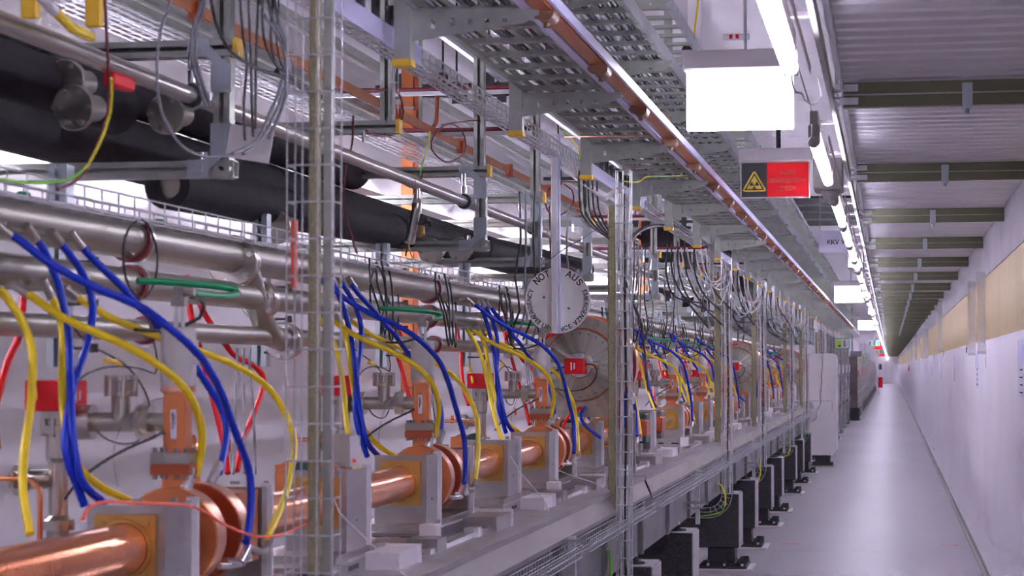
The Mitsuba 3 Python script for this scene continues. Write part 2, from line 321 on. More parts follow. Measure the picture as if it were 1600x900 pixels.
# ------------------------------------------------------------------ aisle lamps
LX, LZ = -.258, 2.30
def lamp(y, L, label, group, x=LX, z=LZ, light=TUBE_LIGHT, detail=True, r=.022):
    t = thing('tube_lamp', label, 'lamp', group)
    tb = memo(('tube', round(L, 2), x, z, r, id(light)), lambda: B().cyl((x, .05, z), (x, L - .05, z), r, 12).ply('mat_glow', emitter=light))
    part(t, 'tube', tb, (0, y, 0), 'glowing white tube')
    part(t, 'body', memo(('body', L, x, z), lambda: B().box(x - .014, x + .014, .0, L, z + .05, z + .10).box(x + .014 if x > -1 else -2.76, x + .07 if x > -1 else x - .014, .3, .33, z + .09, z + .102).box(x + .014 if x > -1 else -2.76, x + .07 if x > -1 else x - .014, L - .33, L - .3, z + .09, z + .102).box(x - .006, x + .006, .02, L - .02, z + .03, z + .05).ply('mat_putty')), (0, y, 0))
    if x > -1: part(t, 'body__reflector', memo(('refl', L, x, z), lambda: B().box(x + .050, x + .053, 0, L, z - .012, z + .012).ply('mat_housing')), (0, y, 0), 'side reflector')
    part(t, 'socket', memo(('sock', x, z), lambda: B().box(x - .02, x + .02, 0, .03, z - .015, z + .05).cyl((x, .03, z), (x, .06, z), .022, 12).ball((x, -.02, z - .012), .022, 12).cyl((x, -.02, z), (x, -.02, z + .05), .009, 8).ply('mat_putty')), (0, y, 0))
    part(t, 'socket', memo(('sock2', L, x, z), lambda: B().box(x - .02, x + .02, L - .03, L, z - .015, z + .05).cyl((x, L - .06, z), (x, L - .03, z), .022, 12).ply('mat_putty')), (0, y, 0))
    return t
ly = [3.83, 7.25, 9.93]
while ly[-1] < 180: ly.append(ly[-1] + (1.9 if ly[-1] < 60 else 3.8))
for i, y in enumerate(ly):
    lamp(y, 1.72 if y < 60 else 3.4, near(i + 1, 'glowing fluorescent tube lamp in the row along the aisle ceiling'), 'tube lamps along the aisle')
for i in range(7):
    lamp(1.9 - 1.95 * i, 1.72, f'aisle tube lamp just outside the frame, {nth(i + 1)} before the nearest one in view', 'tube lamps before the frame')
# lamp trunking: a housing rail and junction boxes
t = thing('lamp_trunking', 'long pale metal trunking that carries the aisle tube lamps', 'trunking')
for k in range(33): part(t, 'rail', B().box(LX + .062, LX + .078, -12 + k * 6, -6.02 + k * 6, LZ + .09, LZ + .14).ply('mat_skirting'))
for k in range(80): part(t, 'hanger', B().box(LX + .062, LX + .076, -11.5 + 2.4 * k, -11.47 + 2.4 * k, LZ + .1, 3.6).ply('mat_galv'))
for i, y in enumerate((9.2, 16.6, 24, 31.5, 39)):
    t = thing('junction_box', near(i + 1, 'square beige junction box in the row of aisle tube lamps'), 'box', 'junction boxes between the tube lamps')
    part(t, 'body', B().mesh(soft(LX - .075, LX + .055, y, y + .25, LZ - .01, LZ + .13, .006)).ply('mat_putty'))
    part(t, 'dome', B().ball((LX + .0, y + .1, LZ - .01), .045, 14).ply('mat_putty'))
# second row of lamps by the left wall, behind the pipes
for i in range(17):
    y = 2.3 + 1.75 * i
    lamp(y, 1.6, near(i + 1, 'white tube lamp by the left wall behind the black pipes'), 'tube lamps by the left wall', -2.62, 2.30, LEFT_TUBE_LIGHT)

# ------------------------------------------------------------------ hanging signs
def sign(x0, x1, y, z0, z1, label, face='mat_glow', lit=True, hang=True):
    t = thing('hanging_sign', label, 'sign', None)
    hz = z1 + .075
    part(t, 'housing', B().mesh(soft(x0 - .012, x1 + .012, y - .055, y + .055, z1, hz, .008)).ply('mat_housing'), None, 'beige housing on top')
    if lit: part(t, 'panel', B().mesh(soft(x0, x1, y - .02, y + .02, z0, z1, .004)).ply('mat_glow', emitter=SIGN_LIGHT), None, 'blank glowing white panel')
    part(t, 'hanger', B().cyl(((x0 + x1) / 2 + .02, y, hz), ((x0 + x1) / 2 + .02, y, 3.6), .012 if y > 9 else .006, 8).ply('mat_black' if 9 < y < 20 else 'mat_white'))
    return t
s1 = sign(-.741, -.345, 7.62, 2.380, 2.600, 'large blank white lit sign box under the cable trays, nearest of the hanging signs')
s2 = sign(-.815, -.43, 11.43, 2.435, 2.635, 'hanging red and black PUSH EMERGENCY STOP sign with a radiation triangle', lit=False)
part(s2, 'frame', B().mesh(soft(-.815, -.43, 11.405, 11.45, 2.435, 2.635, .004)).ply('mat_housing'))
part(s2, 'black_panel', B().box(-.805, -.665, 11.40, 11.406, 2.442, 2.630).ply('mat_sign_black'), None, 'black panel with the triangle')
part(s2, 'red_panel', B().box(-.665, -.437, 11.40, 11.406, 2.442, 2.630).ply('mat_sign_red'), None, 'red panel with the words')
import shapely
from shapely.geometry import Polygon, Point
def tri(cx, cz, r): return Polygon([(cx + r * math.sin(a), cz + r * math.cos(a)) for a in (0, 2 * math.pi / 3, 4 * math.pi / 3)])
cx, cz = -.735, 2.512
outer, mid_, inner = tri(cx, cz, .062).buffer(.010), tri(cx, cz, .058).buffer(.003), tri(cx, cz, .046).buffer(.002)
part(s2, 'black_panel__triangle', B().prism(outer.difference(mid_), 11.397, 11.4005).prism(inner, 11.397, 11.4005).ply('mat_sign_yellow'), None, 'yellow warning triangle')
tf = Point(cx, cz - .008).buffer(.004, 8)
for a in (math.radians(90 - 60), math.radians(90 + 60), math.radians(270)):
    pts = [(cx + r * math.cos(a + k), cz - .008 + r * math.sin(a + k)) for r, ks in ((.007, np.linspace(-.52, .52, 5)), (.026, np.linspace(.52, -.52, 7))) for k in ks]
    tf = tf.union(Polygon(pts))
part(s2, 'black_panel__trefoil', B().prism(shapely.MultiPolygon([g for g in tf.geoms]).geoms[0], 11.395, 11.3975).ply('mat_sign_black') if False else (lambda b: ([b.prism(g, 11.395, 11.3975) for g in getattr(tf, 'geoms', [tf])], b.ply('mat_sign_black'))[1])(B()), None, 'black radiation trefoil')
b = B()
for w_, z in (('PUSH', 2.575), ('EMERGENCY', 2.532), ('STOP', 2.487)): text_xz(b, w_, .024, -.551, 11.4, z, bold=False)
part(s2, 'red_panel__lettering', b.ply('mat_sign_text'), None, 'dull brownish lettering')
sign(-.729, -.338, 27.8, 2.36, 2.575, 'blank white lit sign box hanging beyond the emergency stop sign')
sign(-.71, -.32, 47.0, 2.33, 2.54, 'small blank white lit sign box far down the aisle')
t = thing('hanging_sign', 'grey lilac square board hanging from the ceiling marked KKV 9', 'sign')
part(t, 'board', B().box(-.67, -.40, 20.0, 20.02, 2.60, 2.815).ply('mat_paper'))
b = B(); text_xz(b, 'KKV 9', .043, -.508, 20.0, 2.705); part(t, 'lettering', b.ply('mat_ink'))
for x in (-.66, -.42): part(t, 'chain', B().cyl((x, 20.01, 2.81), (x, 20.01, 3.6), .004, 5).ply('mat_white_cable'))
# far exit and warning signs over the aisle
def exit_sign(x, y, z, w, h, label):
    t = thing('exit_sign', label, 'sign')
    part(t, 'plate', B().box(x - w / 2, x + w / 2, y, y + .03, z - h / 2, z + h / 2).ply('mat_white'))
    b = B().box(x - .02 * w, x + .16 * w, y - .004, y, z - .4 * h, z + .30 * h).ball((x + .1 * w, y - .004, z + .36 * h), .09 * w, 8).box(x + .3 * w, x + .42 * w, y - .004, y, z - .4 * h, z + .4 * h).box(x - .42 * w, x - .3 * w, y - .004, y, z - .3 * h, z + .3 * h)
    part(t, 'pictogram', b.ply('mat_sign_green'), None, 'green running figure and door')
    part(t, 'hanger', B().cyl((x, y + .015, z + h / 2), (x, y + .015, 3.6), .012, 6).ply('mat_housing'))
exit_sign(-.47, 62, 2.20, .32, .17, 'white exit sign with a green running figure far down the aisle, upper of two')
exit_sign(-.42, 88, 2.12, .32, .17, 'white exit sign with a green running figure far down the aisle, lower of two')
for i, (y, z) in enumerate(((70, 2.14), (95, 2.03))):
    t = thing('warning_sign', 'small red and yellow warning sign hanging far down the aisle' if i == 0 else 'tiny red warning sign at the far end of the aisle', 'sign')
    part(t, 'red_panel', B().box(-.50, -.26, y, y + .02, z - .06, z + .06).ply('mat_sign_red'))
    part(t, 'yellow_panel', B().box(-.58, -.50, y, y + .02, z - .06, z + .06).ply('mat_sign_yellow'))
    part(t, 'hanger', B().cyl((-.4, y + .01, z), (-.4, y + .01, 3.6), .012, 6).ply('mat_housing'))
def lime_sign(x, y, z, w, h, label):
    t = thing('escape_sign', label, 'sign')
    part(t, 'frame', B().box(x - w / 2, x + w / 2, y, y + .02, z - h / 2, z + h / 2).ply('mat_sign_green'))
    part(t, 'plate', B().box(x - w * .46, x + w * .46, y - .005, y + .01, z - h * .43, z + h * .43).ply('mat_white'))
    part(t, 'lime_field', B().box(x - w * .42, x - w * .06, y - .009, y, z - h * .36, z + h * .30).ply('mat_lime'))
    part(t, 'pictogram', B().ball((x + .16 * w, y - .01, z + .2 * h), .06 * w, 8).box(x + .13 * w, x + .19 * w, y - .009, y, z - .3 * h, z + .12 * h).cbox((x + .24 * w, y - .005, z - .1 * h), (.03 * w, .006, .3 * h), rotY(.6)).cbox((x - .16 * w, y - .011, z - .2 * h), (.16 * w, .006, .16 * h)).ply('mat_ink'))
    part(t, 'hanger', B().cyl((x, y + .01, z + h / 2), (x, y + .01, 2.4), .006, 6).ply('mat_galv'))
lime_sign(-.91, 40.0, 1.945, .285, .21, 'green framed sign with a lime field, hung behind the white cabinet')
lime_sign(-.86, 72.0, 1.82, .285, .21, 'smaller green framed lime sign farther down the aisle')

# ------------------------------------------------------------------ cable trays over the beam line
posts_y = [5.05, 6.65, 8.24, 9.90, 11.4, 13.1] + [14.7 + 1.6 * i for i in range(30)]
arm = Polygon([(-1.20, 2.325), (-.90, 2.365), (-.862, 2.385), (-.862, 2.405), (-1.20, 2.405)])
for x, h_ in ((-1.135, .014), (-1.085, .011), (-1.04, .008), (-.995, .006), (-.95, .004)): arm = arm.difference(Point(x, 2.372).buffer(.006, 4).union(Polygon([(x - .005, 2.372 - h_), (x + .005, 2.372 - h_), (x + .005, 2.372 + h_), (x - .005, 2.372 + h_)])))
def arm_mesh(dz, y0=-.005):
    b = B().prism(shapely.affinity.translate(arm, 0, dz), y0, y0 + .003)
    return b.box(-1.20, -.862, y0, .03, 2.402 + dz, 2.406 + dz).ply('mat_galv')
import shapely.affinity
arms = [arm_mesh(dz) for dz in (0, .335, .60)]
post = B()
for a in (-1.232, -1.192): post.box(a - .002, a + .002, -.02, .02, 2.275, 3.6)
post.box(-1.232, -1.192, -.022, -.018, 2.275, 3.6).box(-1.232, -1.192, .018, .022, 2.275, 3.6).ply
post = post.ply('mat_galv')
cap = B().box(-1.237, -1.187, -.026, .026, 2.262, 2.279).ply('mat_cap_yellow')
for i, y in enumerate(posts_y):
    t = thing('tray_post', near(i + 1, 'hanging galvanised post with slotted arms under the cable trays'), 'post', 'posts that carry the cable trays')
    part(t, 'post', post, (0, y, 0)); part(t, 'post__end_cap', cap, (0, y, 0), 'yellow plastic end cap')
    for k, a in enumerate(arms): part(t, 'arm', a, (0, y, 0))
# ladders
def rung_mesh(x0, x1, z):
    b = B().box(x0, x1, 0, .012, z, z + .003).box(x0, x1, .028, .04, z, z + .003).box(x0, x1, 0, .002, z, z + .014)
    n = 6; w = (x1 - x0) / n
    for k in range(n + 1): b.box(max(x0, x0 + k * w - .013), min(x1, x0 + k * w + .013), .012, .028, z, z + .003)
    return b.ply('mat_galv')
tiers = [('lower', -1.185, -.875, 2.407), ('middle', -1.185, -.885, 2.742), ('upper', -1.185, -.90, 3.007)]
for ti, (nm, x0, x1, z) in enumerate(tiers):
    rail0, rail1 = B().box(x0, x0 + .002, 0, 3.18, z, z + .06).box(x0, x0 + .015, 0, 3.18, z, z + .002).ply('mat_galv'), B().box(x1 - .002, x1, 0, 3.18, z, z + .06).box(x1 - .015, x1, 0, 3.18, z, z + .002).box(x1 - .012, x1, 0, 3.18, z + .058, z + .06).ply('mat_galv_light')
    rg = rung_mesh(x0, x1, z)
    plate = rung_mesh(x0 + .16, x1, z + .004)
    for k in range(18 if ti == 0 else 14):
        y = 2.1 + 3.2 * k
        t = thing('cable_ladder', near(k + 1, f'galvanised slotted cable ladder section, {nm} of the three stacked trays'), 'cable tray', f'{nm} tier of cable ladders')
        part(t, 'rail', rail0, (0, y, 0)); part(t, 'rail', rail1, (0, y, 0))
        for m in range(13): part(t, 'rung', rg, (0, y + .05 + m * .245, 0))
# cables that lie in the trays
for k in range(9):
    x = -1.15 + .026 * k; z = 2.425 + .012 * (k % 2)
    pts = [(x + .008 * math.sin(y * 1.7 + k), y, z) for y in np.arange(2.5, 60, .8)]
    single('tray_cable', B().tube(pts, .008, 6).ply(['mat_grey_hose', 'mat_black', 'mat_galv'][k % 3]), f'{["grey", "black", "silver"][k % 3]} cable along the lowest cable ladder, {nth(k + 1)} from the left', 'cable', 'cables on the lowest ladder')
for k in range(8):
    x = -1.14 + .03 * k; z = 2.762
    pts = [(x + .008 * math.sin(y * 1.3 + k * 2), y, z) for y in np.arange(2.5, 46, .8)]
    single('tray_cable', B().tube(pts, .010, 6).ply(['mat_grey_hose', 'mat_black'][k % 2]), f'{["grey", "black"][k % 2]} cable along the middle cable ladder, {nth(k + 1)} from the left', 'cable', 'cables on the middle ladder')
# copper earthing bar with its white channel
t = thing('copper_busbar', 'long copper earthing bar in a bright channel along the front edge of the cable ladders', 'busbar')
for k in range(12):
    y0, y1 = 3 + k * 4, 6.99 + k * 4
    part(t, 'channel', B().box(-.905, -.882, y0, y1, 2.400, 2.404).box(-.907, -.905, y0, y1, 2.400, 2.43).box(-.905, -.826, y0, y1, 2.430, 2.433).box(-.824, -.818, y0, y1, 2.400, 2.404).box(-.818, -.816, y0, y1, 2.400, 2.43).ply('mat_white_strip'), None, 'bright channel')
rr = random.Random(3)
for k in range(46):
    y = 3.1 + k * 1.0
    part(t, 'bar', B().cbox((-.851 + rr.uniform(-.004, .004), y + .49, 2.408 + rr.uniform(-.004, .004)), (.044, .99, .012), rotX(rr.uniform(-.006, .006)) @ rotZ(rr.uniform(-.006, .006))).ply('mat_copper_matt'), None, 'copper bar')
    part(t, 'clamp', B().box(-.888, -.826, y - .045, y + .045, 2.390, 2.400).cyl((-.851, y - .045, 2.396), (-.851, y + .045, 2.396), .026, 12).cyl((-.851, y, 2.360), (-.851, y, 2.374), .009, 6).ply('mat_clamp_brown'), None, 'bolted clamp')
# white cable-entry strips below the post feet
for i, (a, c_) in enumerate(((3.6, 5.47), (8.62, 10.68), (15.5, 17.5), (21, 23), (28, 30))):
    t = thing('connector_strip', near(i + 1, 'pale lilac strip with black cable plugs'), 'strip', 'connector strips below the cable trays')
    part(t, 'strip', B().box(-1.268, -1.262, a, c_, 2.325, 2.375).box(-1.30, -1.262, a, c_, 2.375, 2.38).ply('mat_white_strip'))
    for k in range(12): part(t, 'plug', B().cyl((-1.29, a + .1 + k * (c_ - a - .2) / 11, 2.378), (-1.29, a + .1 + k * (c_ - a - .2) / 11, 2.45), .012, 7).ply('mat_black'), None, 'black plug')
# wire basket behind the posts
def basket(name, label, group, x0, x1, z0, z1, y0, y1, pitch=.1, r=.0022, mat='mat_galv_light', nb=4, wave=True):
    t = thing(name, label, 'cable tray', group)
    b = B(); L = [(x0, z1), (x1, z1), (x0, (z0 + z1) / 2), (x1, (z0 + z1) / 2)] + [(x0 + (x1 - x0) * k / (nb - 1), z0) for k in range(nb)]
    b.wires([((x, y0, z), (x, y1, z)) for x, z in L], r)
    part(t, 'long_wires', b.ply(mat))
    b = B(); n = int((y1 - y0) / pitch)
    for k in range(n + 1):
        y = y0 + k * pitch
        b.wires([((x0, y, z1), (x0, y, z0)), ((x0, y, z0), (x1, y, z0)), ((x1, y, z0), (x1, y, z1))], r * .9)
    k_ = part(t, 'cross_wires', b.ply(mat)); labels[k_] = {'kind': 'stuff'}
    return t
for k in range(7):
    basket('wire_tray', near(k + 1, 'galvanised wire basket tray hung behind the tray posts'), 'upper wire baskets', -1.47, -1.40, 2.42, 2.47, 3.3 + 3 * k, 6.28 + 3 * k, .09, .003)
# perforated trays and copper bar over the left side
for k in range(8):
    y0 = 3 + 3 * k
    t = thing('perforated_tray', near(k + 1, 'perforated white steel cable tray over the left side pipes'), 'cable tray', 'perforated trays on the left side')
    def ptray():
        b = B()
        for m in range(7): b.box(-2.13 + m * .03, -2.13 + m * .03 + .013, 0, 2.98, 2.43, 2.433)
        for m in range(38): b.box(-2.13, -1.93, m * .08, m * .08 + .016, 2.4305, 2.4325)
        return b.ply('mat_galv_light')
    part(t, 'perforated_base', memo('ptray', ptray), (0, y0, 0))
    part(t, 'side_rail', memo('prail', lambda: B().box(-1.93, -1.927, 0, 2.98, 2.43, 2.452).ply('mat_galv')), (0, y0, 0))
    part(t, 'side_rail', memo('prail2', lambda: B().box(-2.13, -2.127, 0, 2.98, 2.43, 2.452).ply('mat_galv')), (0, y0, 0))
t = thing('copper_busbar', 'copper earthing bar along the perforated trays on the left side', 'busbar')
for k in range(20): part(t, 'bar', B().cbox((-1.905, 3.6 + 1.2 * k, 2.50), (.012, 1.18, .034)).ply('mat_copper_matt'))
for k in range(20): part(t, 'clamp', B().cbox((-1.905, 3.05 + 1.2 * k, 2.50), (.03, .05, .065)).ply('mat_copper_dark'))

# ------------------------------------------------------------------ strut frames
def channel_x(b, x0, x1, y, z, w=.041, slot=.011):
    """strut channel along x, open side to -y"""
    b.box(x0, x1, y + w - .003, y + w, z - w / 2, z + w / 2).box(x0, x1, y, y + w, z - w / 2, z - w / 2 + .003).box(x0, x1, y, y + w, z + w / 2 - .003, z + w / 2)
    return b.box(x0, x1, y, y + .004, z + slot / 2, z + w / 2).box(x0, x1, y, y + .004, z - w / 2, z - slot / 2)
def channel_z(b, x, y, z0, z1, w=.041, slot=.011):
    b.box(x - w / 2, x + w / 2, y + w - .003, y + w, z0, z1).box(x - w / 2, x - w / 2 + .003, y, y + w, z0, z1).box(x + w / 2 - .003, x + w / 2, y, y + w, z0, z1)
    return b.box(x - w / 2, x - slot / 2, y, y + .004, z0, z1).box(x + slot / 2, x + w / 2, y, y + .004, z0, z1)
frames_y = [4.72, 6.38, 7.9, 9.2, 10.8, 12.4] + [14.0 + 1.55 * i for i in range(20)]
lowbeam = channel_x(B(), -2.74, -1.555, 0, 1.978).ply('mat_galv'); upbeam = channel_x(B(), -2.74, -1.555, 0, 2.272).ply('mat_galv')
fpost = channel_z(B(), -1.585, .0, 1.955, 2.25).ply('mat_galv'); fpost_up = channel_z(B(), -1.60, .042, 2.25, 3.6).ply('mat_galv')
fcap = B().box(-1.557, -1.545, -.003, .044, 2.249, 2.295).ply('mat_cap_yellow')
def bracket_mesh(x, z, s=1):
    b = B()
    for dx, dz in ((0, 0),):
        b.box(x - .085, x - .032, -.006, -.001, z - .022, z + .022).box(x - .072, x - .045, -.009, -.006, z - .009, z + .009)
        b.box(x - .026, x + .026, -.006, -.001, z + s * .04 - .0, z + s * .11) if s > 0 else b.box(x - .026, x + .026, -.006, -.001, z - .11, z - .04)
        b.box(x - .012, x + .012, -.009, -.006, z + s * .075 - .02, z + s * .075 + .02)
        b.mesh(trimesh.convex.convex_hull(np.array([(x - .04, yy, z + s * zz) for yy in (-.005, .0) for zz in (-.015, .02)] + [(x + .02, yy, z + s * .045) for yy in (-.005, .0)] + [(x - .012, yy, z + s * .05) for yy in (-.005, 0)])))
    return b.ply('mat_zinc_blue')
brL, brU = bracket_mesh(-1.585, 1.978, 1), bracket_mesh(-1.585, 2.272, -1)
fbolt = [B().cyl((-1.66, -.012, 2.22), (-1.66, -.012, 2.26), .006, 6).ply('mat_chrome'), B().cyl((-1.64, .02, 2.0), (-1.64, .02, 2.02), .012, 6).ply('mat_chrome')]
for i, y in enumerate(frames_y):
    t = thing('strut_frame', near(i + 1, 'galvanised strut frame that carries the black pipes'), 'frame', 'strut frames along the left side')
    part(t, 'upper_beam', upbeam, (0, y, 0)); part(t, 'hanger_post', fpost_up, (0, y, 0)); part(t, 'upper_beam__end_cap', fcap, (0, y, 0), 'yellow plastic end cap')
    if abs(y - 6.38) > .1:
        part(t, 'lower_beam', lowbeam, (0, y, 0)); part(t, 'side_post', fpost, (0, y, 0))
        part(t, 'bracket', brL, (0, y, 0), 'bluish zinc corner bracket'); part(t, 'bracket', brU, (0, y, 0), 'bluish zinc corner bracket')
    for q in fbolt[:1 if abs(y - 6.38) < .1 else 2]: part(t, 'bolt', q, (0, y, 0))
# white sheet by the first frame
single('card', B().add(*(lambda m: (np.array(m.vertices)[m.faces].reshape(-1, 3) @ rotY(.18).T + [-1.495, 4.66, 2.03], np.arange(len(m.faces) * 3).reshape(-1, 3)))(soft(-.055, .055, 0, .004, -.04, .04, .0015))).cyl((-1.51, 4.662, 2.06), (-1.535, 4.70, 2.26), .0015, 5).ply('mat_disc_white'), 'white card hanging beside the first strut post in the cable bundle', 'card')

t = thing('wire_drop', 'narrow upright wire mesh strip beside the second strut post', 'wire mesh')
bb = B()
for x in (-1.575, -1.56, -1.545): bb.cyl((x, 6.36, 2.31), (x, 6.36, 2.75), .002, 5, False)
part(t, 'upright_wires', bb.ply('mat_galv_light'))
bb = B()
for k in range(6): bb.cyl((-1.575, 6.358, 2.33 + .08 * k), (-1.545, 6.358, 2.33 + .08 * k), .002, 5, False)
kk = part(t, 'cross_wires', bb.ply('mat_galv_light')); labels[kk] = {'kind': 'stuff'}
# ------------------------------------------------------------------ pipes
def pipe(name, label, x, z, r, y0, y1, mat, n=20, cat='pipe', rings=(), ring_mat='mat_stainless', group=None):
    t = thing(name, label, cat, group)
    part(t, 'pipe', B().lathe([(0, 0), (r, 0), (r, y1 - y0), (0, y1 - y0)], (x, y0, z), (0, 1, 0), n).ply(mat))
    for y, rr, w in rings: part(t, 'ring', B().lathe([(r * .98, 0), (rr, 0), (rr, w), (r * .98, w)], (x, y, z), (0, 1, 0), n).ply(ring_mat))
    return t
st = pipe('steel_pipe', 'slim polished steel pipe along the left side above the black pipes', -1.62, 2.14, .0205, 2.2, 40, 'mat_stainless', rings=[(y, .024, .07) for y in (6.83, 9.6, 12.9, 16)])
for i, y in enumerate([3.3, 4.60, 7.75, 9.3, 10.9, 14.1]):
    t = thing('pipe_clamp', near(i + 1, 'rubber lined clamp round the slim polished steel pipe'), 'clamp', 'clamps on the slim steel pipe')
    part(t, 'liner', B().lathe([(.021, 0), (.029, 0), (.029, .022), (.021, .022)], (-1.62, y, 2.14), (0, 1, 0), 18).ply('mat_black'))
    part(t, 'band', B().lathe([(.029, .003), (.031, .003), (.031, .019), (.029, .019)], (-1.62, y, 2.14), (0, 1, 0), 18).box(-1.592, -1.575, y + .003, y + .02, 2.13, 2.15).ply('mat_zinc_blue'))
    part(t, 'rod', B().cyl((-1.62, y + .01, 2.17), (-1.62, y + .01, 2.25), .006, 8).cyl((-1.62, y + .01, 2.172), (-1.62, y + .01, 2.20), .012, 8).ply('mat_chrome'))
# sampling valve hanging from the steel pipe
def valve(y, lab):
    t = thing('drain_valve', lab, 'valve')
    part(t, 'stem', B().cyl((-1.62, y, 2.05), (-1.62, y, 2.125), .011, 10).lathe([(.011, 0), (.018, .0), (.018, .03), (.013, .045)], (-1.62, y, 2.04), (0, 0, 1), 12).ply('mat_stainless'))
    part(t, 'body', B().cyl((-1.62, y - .005, 2.05), (-1.635, y - .03, 1.945), .016, 10).lathe([(0, 0), (.007, 0), (.007, .004), (.019, .0), (.019, .035), (.016, .036)], (-1.638, y - .034, 1.93), (.14, .23, .96), 12).ply('mat_chrome'))
    part(t, 'body__handle', B().cyl((-1.615, y, 2.0), (-1.585, y - .02, 2.0), .006, 8).ball((-1.583, y - .02, 2.008), .013, 10).ball((-1.567, y - .02, 1.995), .010, 10).ply('mat_black'), None, 'black knobs')
    part(t, 'spout', B().cyl((-1.6, y - .01, 1.985), (-1.595, y - .03, 1.955), .010, 10).ply('mat_brass'))
valve(6.95, 'small steel drain valve with black knobs under the slim steel pipe, nearer one'); valve(17.4, 'small steel drain valve under the slim steel pipe, farther one')
# black insulated pipes
def insulated(label, x, z, r, y0, y1, joint=(), open_end=False):
    t = thing('insulated_pipe', label, 'pipe')
    prof = [(r * .62, 0), (r, 0), (r, y1 - y0), (r * .62, y1 - y0)]
    part(t, 'foam_sleeve', B().lathe(prof, (x, y0, z), (0, 1, 0), 28).ply('mat_foam'))
    part(t, 'inner_pipe', B().lathe([(0, .004 if not open_end else .06), (r * .60, .004 if not open_end else .06), (r * .60, y1 - y0 - .01), (0, y1 - y0 - .01)], (x, y0, z), (0, 1, 0), 20).ply('mat_stainless_matt'), None, 'bare steel pipe in the middle')
    for y in joint: part(t, 'seam', B().lathe([(r, 0), (r * 1.02, .002), (r * 1.02, .02), (r, .022)], (x, y, z), (0, 1, 0), 28).ply('mat_foam_edge'))
    return t
t = thing('insulated_pipe', 'thick black foam covered pipe whose cut end faces the camera above the wire tray', 'pipe')
_o, _a = np.array([-1.90, 5.21, 1.985]), np.array([0.0, 5.0, .085]); _a = _a / np.linalg.norm(_a)
part(t, 'foam_sleeve', B().lathe([(.036, .05), (.036, 0), (.064, 0), (.064, 7.6), (.036, 7.6)], _o, _a, 28).ply('mat_foam'))
part(t, 'inner_pipe', B().lathe([(0, .03), (.036, .03), (.036, 7.55)], _o, _a, 20).ply('mat_stainless_matt'), None, 'bare steel pipe in the middle')
for s_ in (1.02, 2.5, 4.2): part(t, 'seam', B().lathe([(.064, 0), (.066, .002), (.066, .035), (.064, .037)], _o + _a * s_, _a, 28).ply('mat_foam_edge'))
insulated('black foam covered pipe at the upper left under the slim steel pipe', -1.93, 2.155, .068, 2.4, 4.9, (3.6,))
insulated('black foam covered pipe in the second row behind, beside the left wall lamps', -2.16, 2.125, .088, 2.4, 13.4, (4.0, 6.9, 9.8))
insulated('lower black foam covered pipe at the left edge just above the strut beam', -1.86, 2.03, .042, 2.2, 4.3, ())
insulated('upper black foam covered pipe at the left edge in the back row', -2.13, 2.285, .07, 2.4, 8.0, (3.8, 5.6))
insulated('large black pipe beyond the round emergency plate, left of two', -2.06, 2.10, .115, 18.4, 32, (20, 23))
insulated('large black pipe beyond the round emergency plate, right of two', -1.78, 2.07, .08, 19.0, 32, (19.8, 22))
for i, (x, y, z) in enumerate([(-1.8, 4.32, 2.081), (-1.8, 4.917, 2.139), (-1.86, 4.414, 2.153), (-1.86, 6.059, 1.929), (-1.8, 7.955, 1.959), (-1.8, 8.522, 1.998)]):
    t = thing('bare_flange', near(i + 1, 'dull steel pipe flange peeping out below the black foam sleeves'), 'flange', 'bare steel flanges between the foam pipes')
    part(t, 'disc', B().lathe([(0, 0), (.050, 0), (.052, .002), (.052, .016), (.050, .018), (0, .018)], (x, y, z), (.15, 1, .1), 24).ply('mat_stainless_matt'))
    part(t, 'neck', B().lathe([(.045, .018), (.032, .05), (.03, .10)], (x, y, z), (.15, 1, .1), 20).ply('mat_stainless_matt'))
    bb = B()
    for k in range(6): bb.cyl((x + .04 * math.cos(k * 1.05), y - .01, z + .04 * math.sin(k * 1.05)), (x + .04 * math.cos(k * 1.05), y + .004, z + .04 * math.sin(k * 1.05)), .007, 6)
    part(t, 'disc__bolts', bb.ply('mat_galv'))
# the three water manifolds
mz = ((1.803, .046, 'uppermost'), (1.698, .036, 'middle'), (1.588, .026, 'lowest'))
manif = []
for z, r, nm in mz:
    t = pipe('water_manifold', f'long steel water pipe behind the hoses, {nm} of three', -1.78, z, r, 2.0, 34, 'mat_stainless_matt', 24)
    manif.append(t)
    for k in range(10):
        y = 4.62 + 3.2 * k if r > .03 else 4.72 + 3.2 * k
        part(t, 'clamp_liner', B().lathe([(r, 0), (r + .009, 0), (r + .009, .016), (r, .016)], (-1.78, y, z), (0, 1, 0), 22).ply('mat_dark_red'), None, 'dark red clamp liner')
        part(t, 'clamp_band', B().lathe([(r + .003, .014), (r + .012, .014), (r + .012, .026), (r + .003, .026)], (-1.78, y, z), (0, 1, 0), 22).box(-1.79, -1.77, y + .01, y + .024, z - r - .016, z - r).ply('mat_chrome'), None, 'bright clamp band')
for k, (y, z, lab) in enumerate(((5.38, 1.79, 0), (5.86, 1.575, 0), (5.62, 1.69, 0), (13.6, 1.79, 1), (13.9, 1.6, 1), (21.5, 1.79, 2), (22.0, 1.6, 2))):
    r = .072 if z > 1.75 else .056
    t = thing('pipe_flange', near(k + 1, 'pair of bolted round steel flanges on the water pipes'), 'flange', 'flange pairs on the water pipes')
    for m in (0, .022): part(t, 'disc', B().lathe([(.03, m), (r - .003, m), (r, m + .003), (r, m + .015), (r - .003, m + .018), (.03, m + .018)], (-1.775, y, z), (0, 1, 0), 26).ply('mat_stainless'))
    b = B()
    for a in range(6):
        x_, z_ = -1.775 + r * .78 * math.cos(a * 1.047 + .3), z + r * .78 * math.sin(a * 1.047 + .3)
        b.cyl((x_, y - .012, z_), (x_, y + .052, z_), .008, 6)
    part(t, 'bolts', b.ply('mat_chrome'))
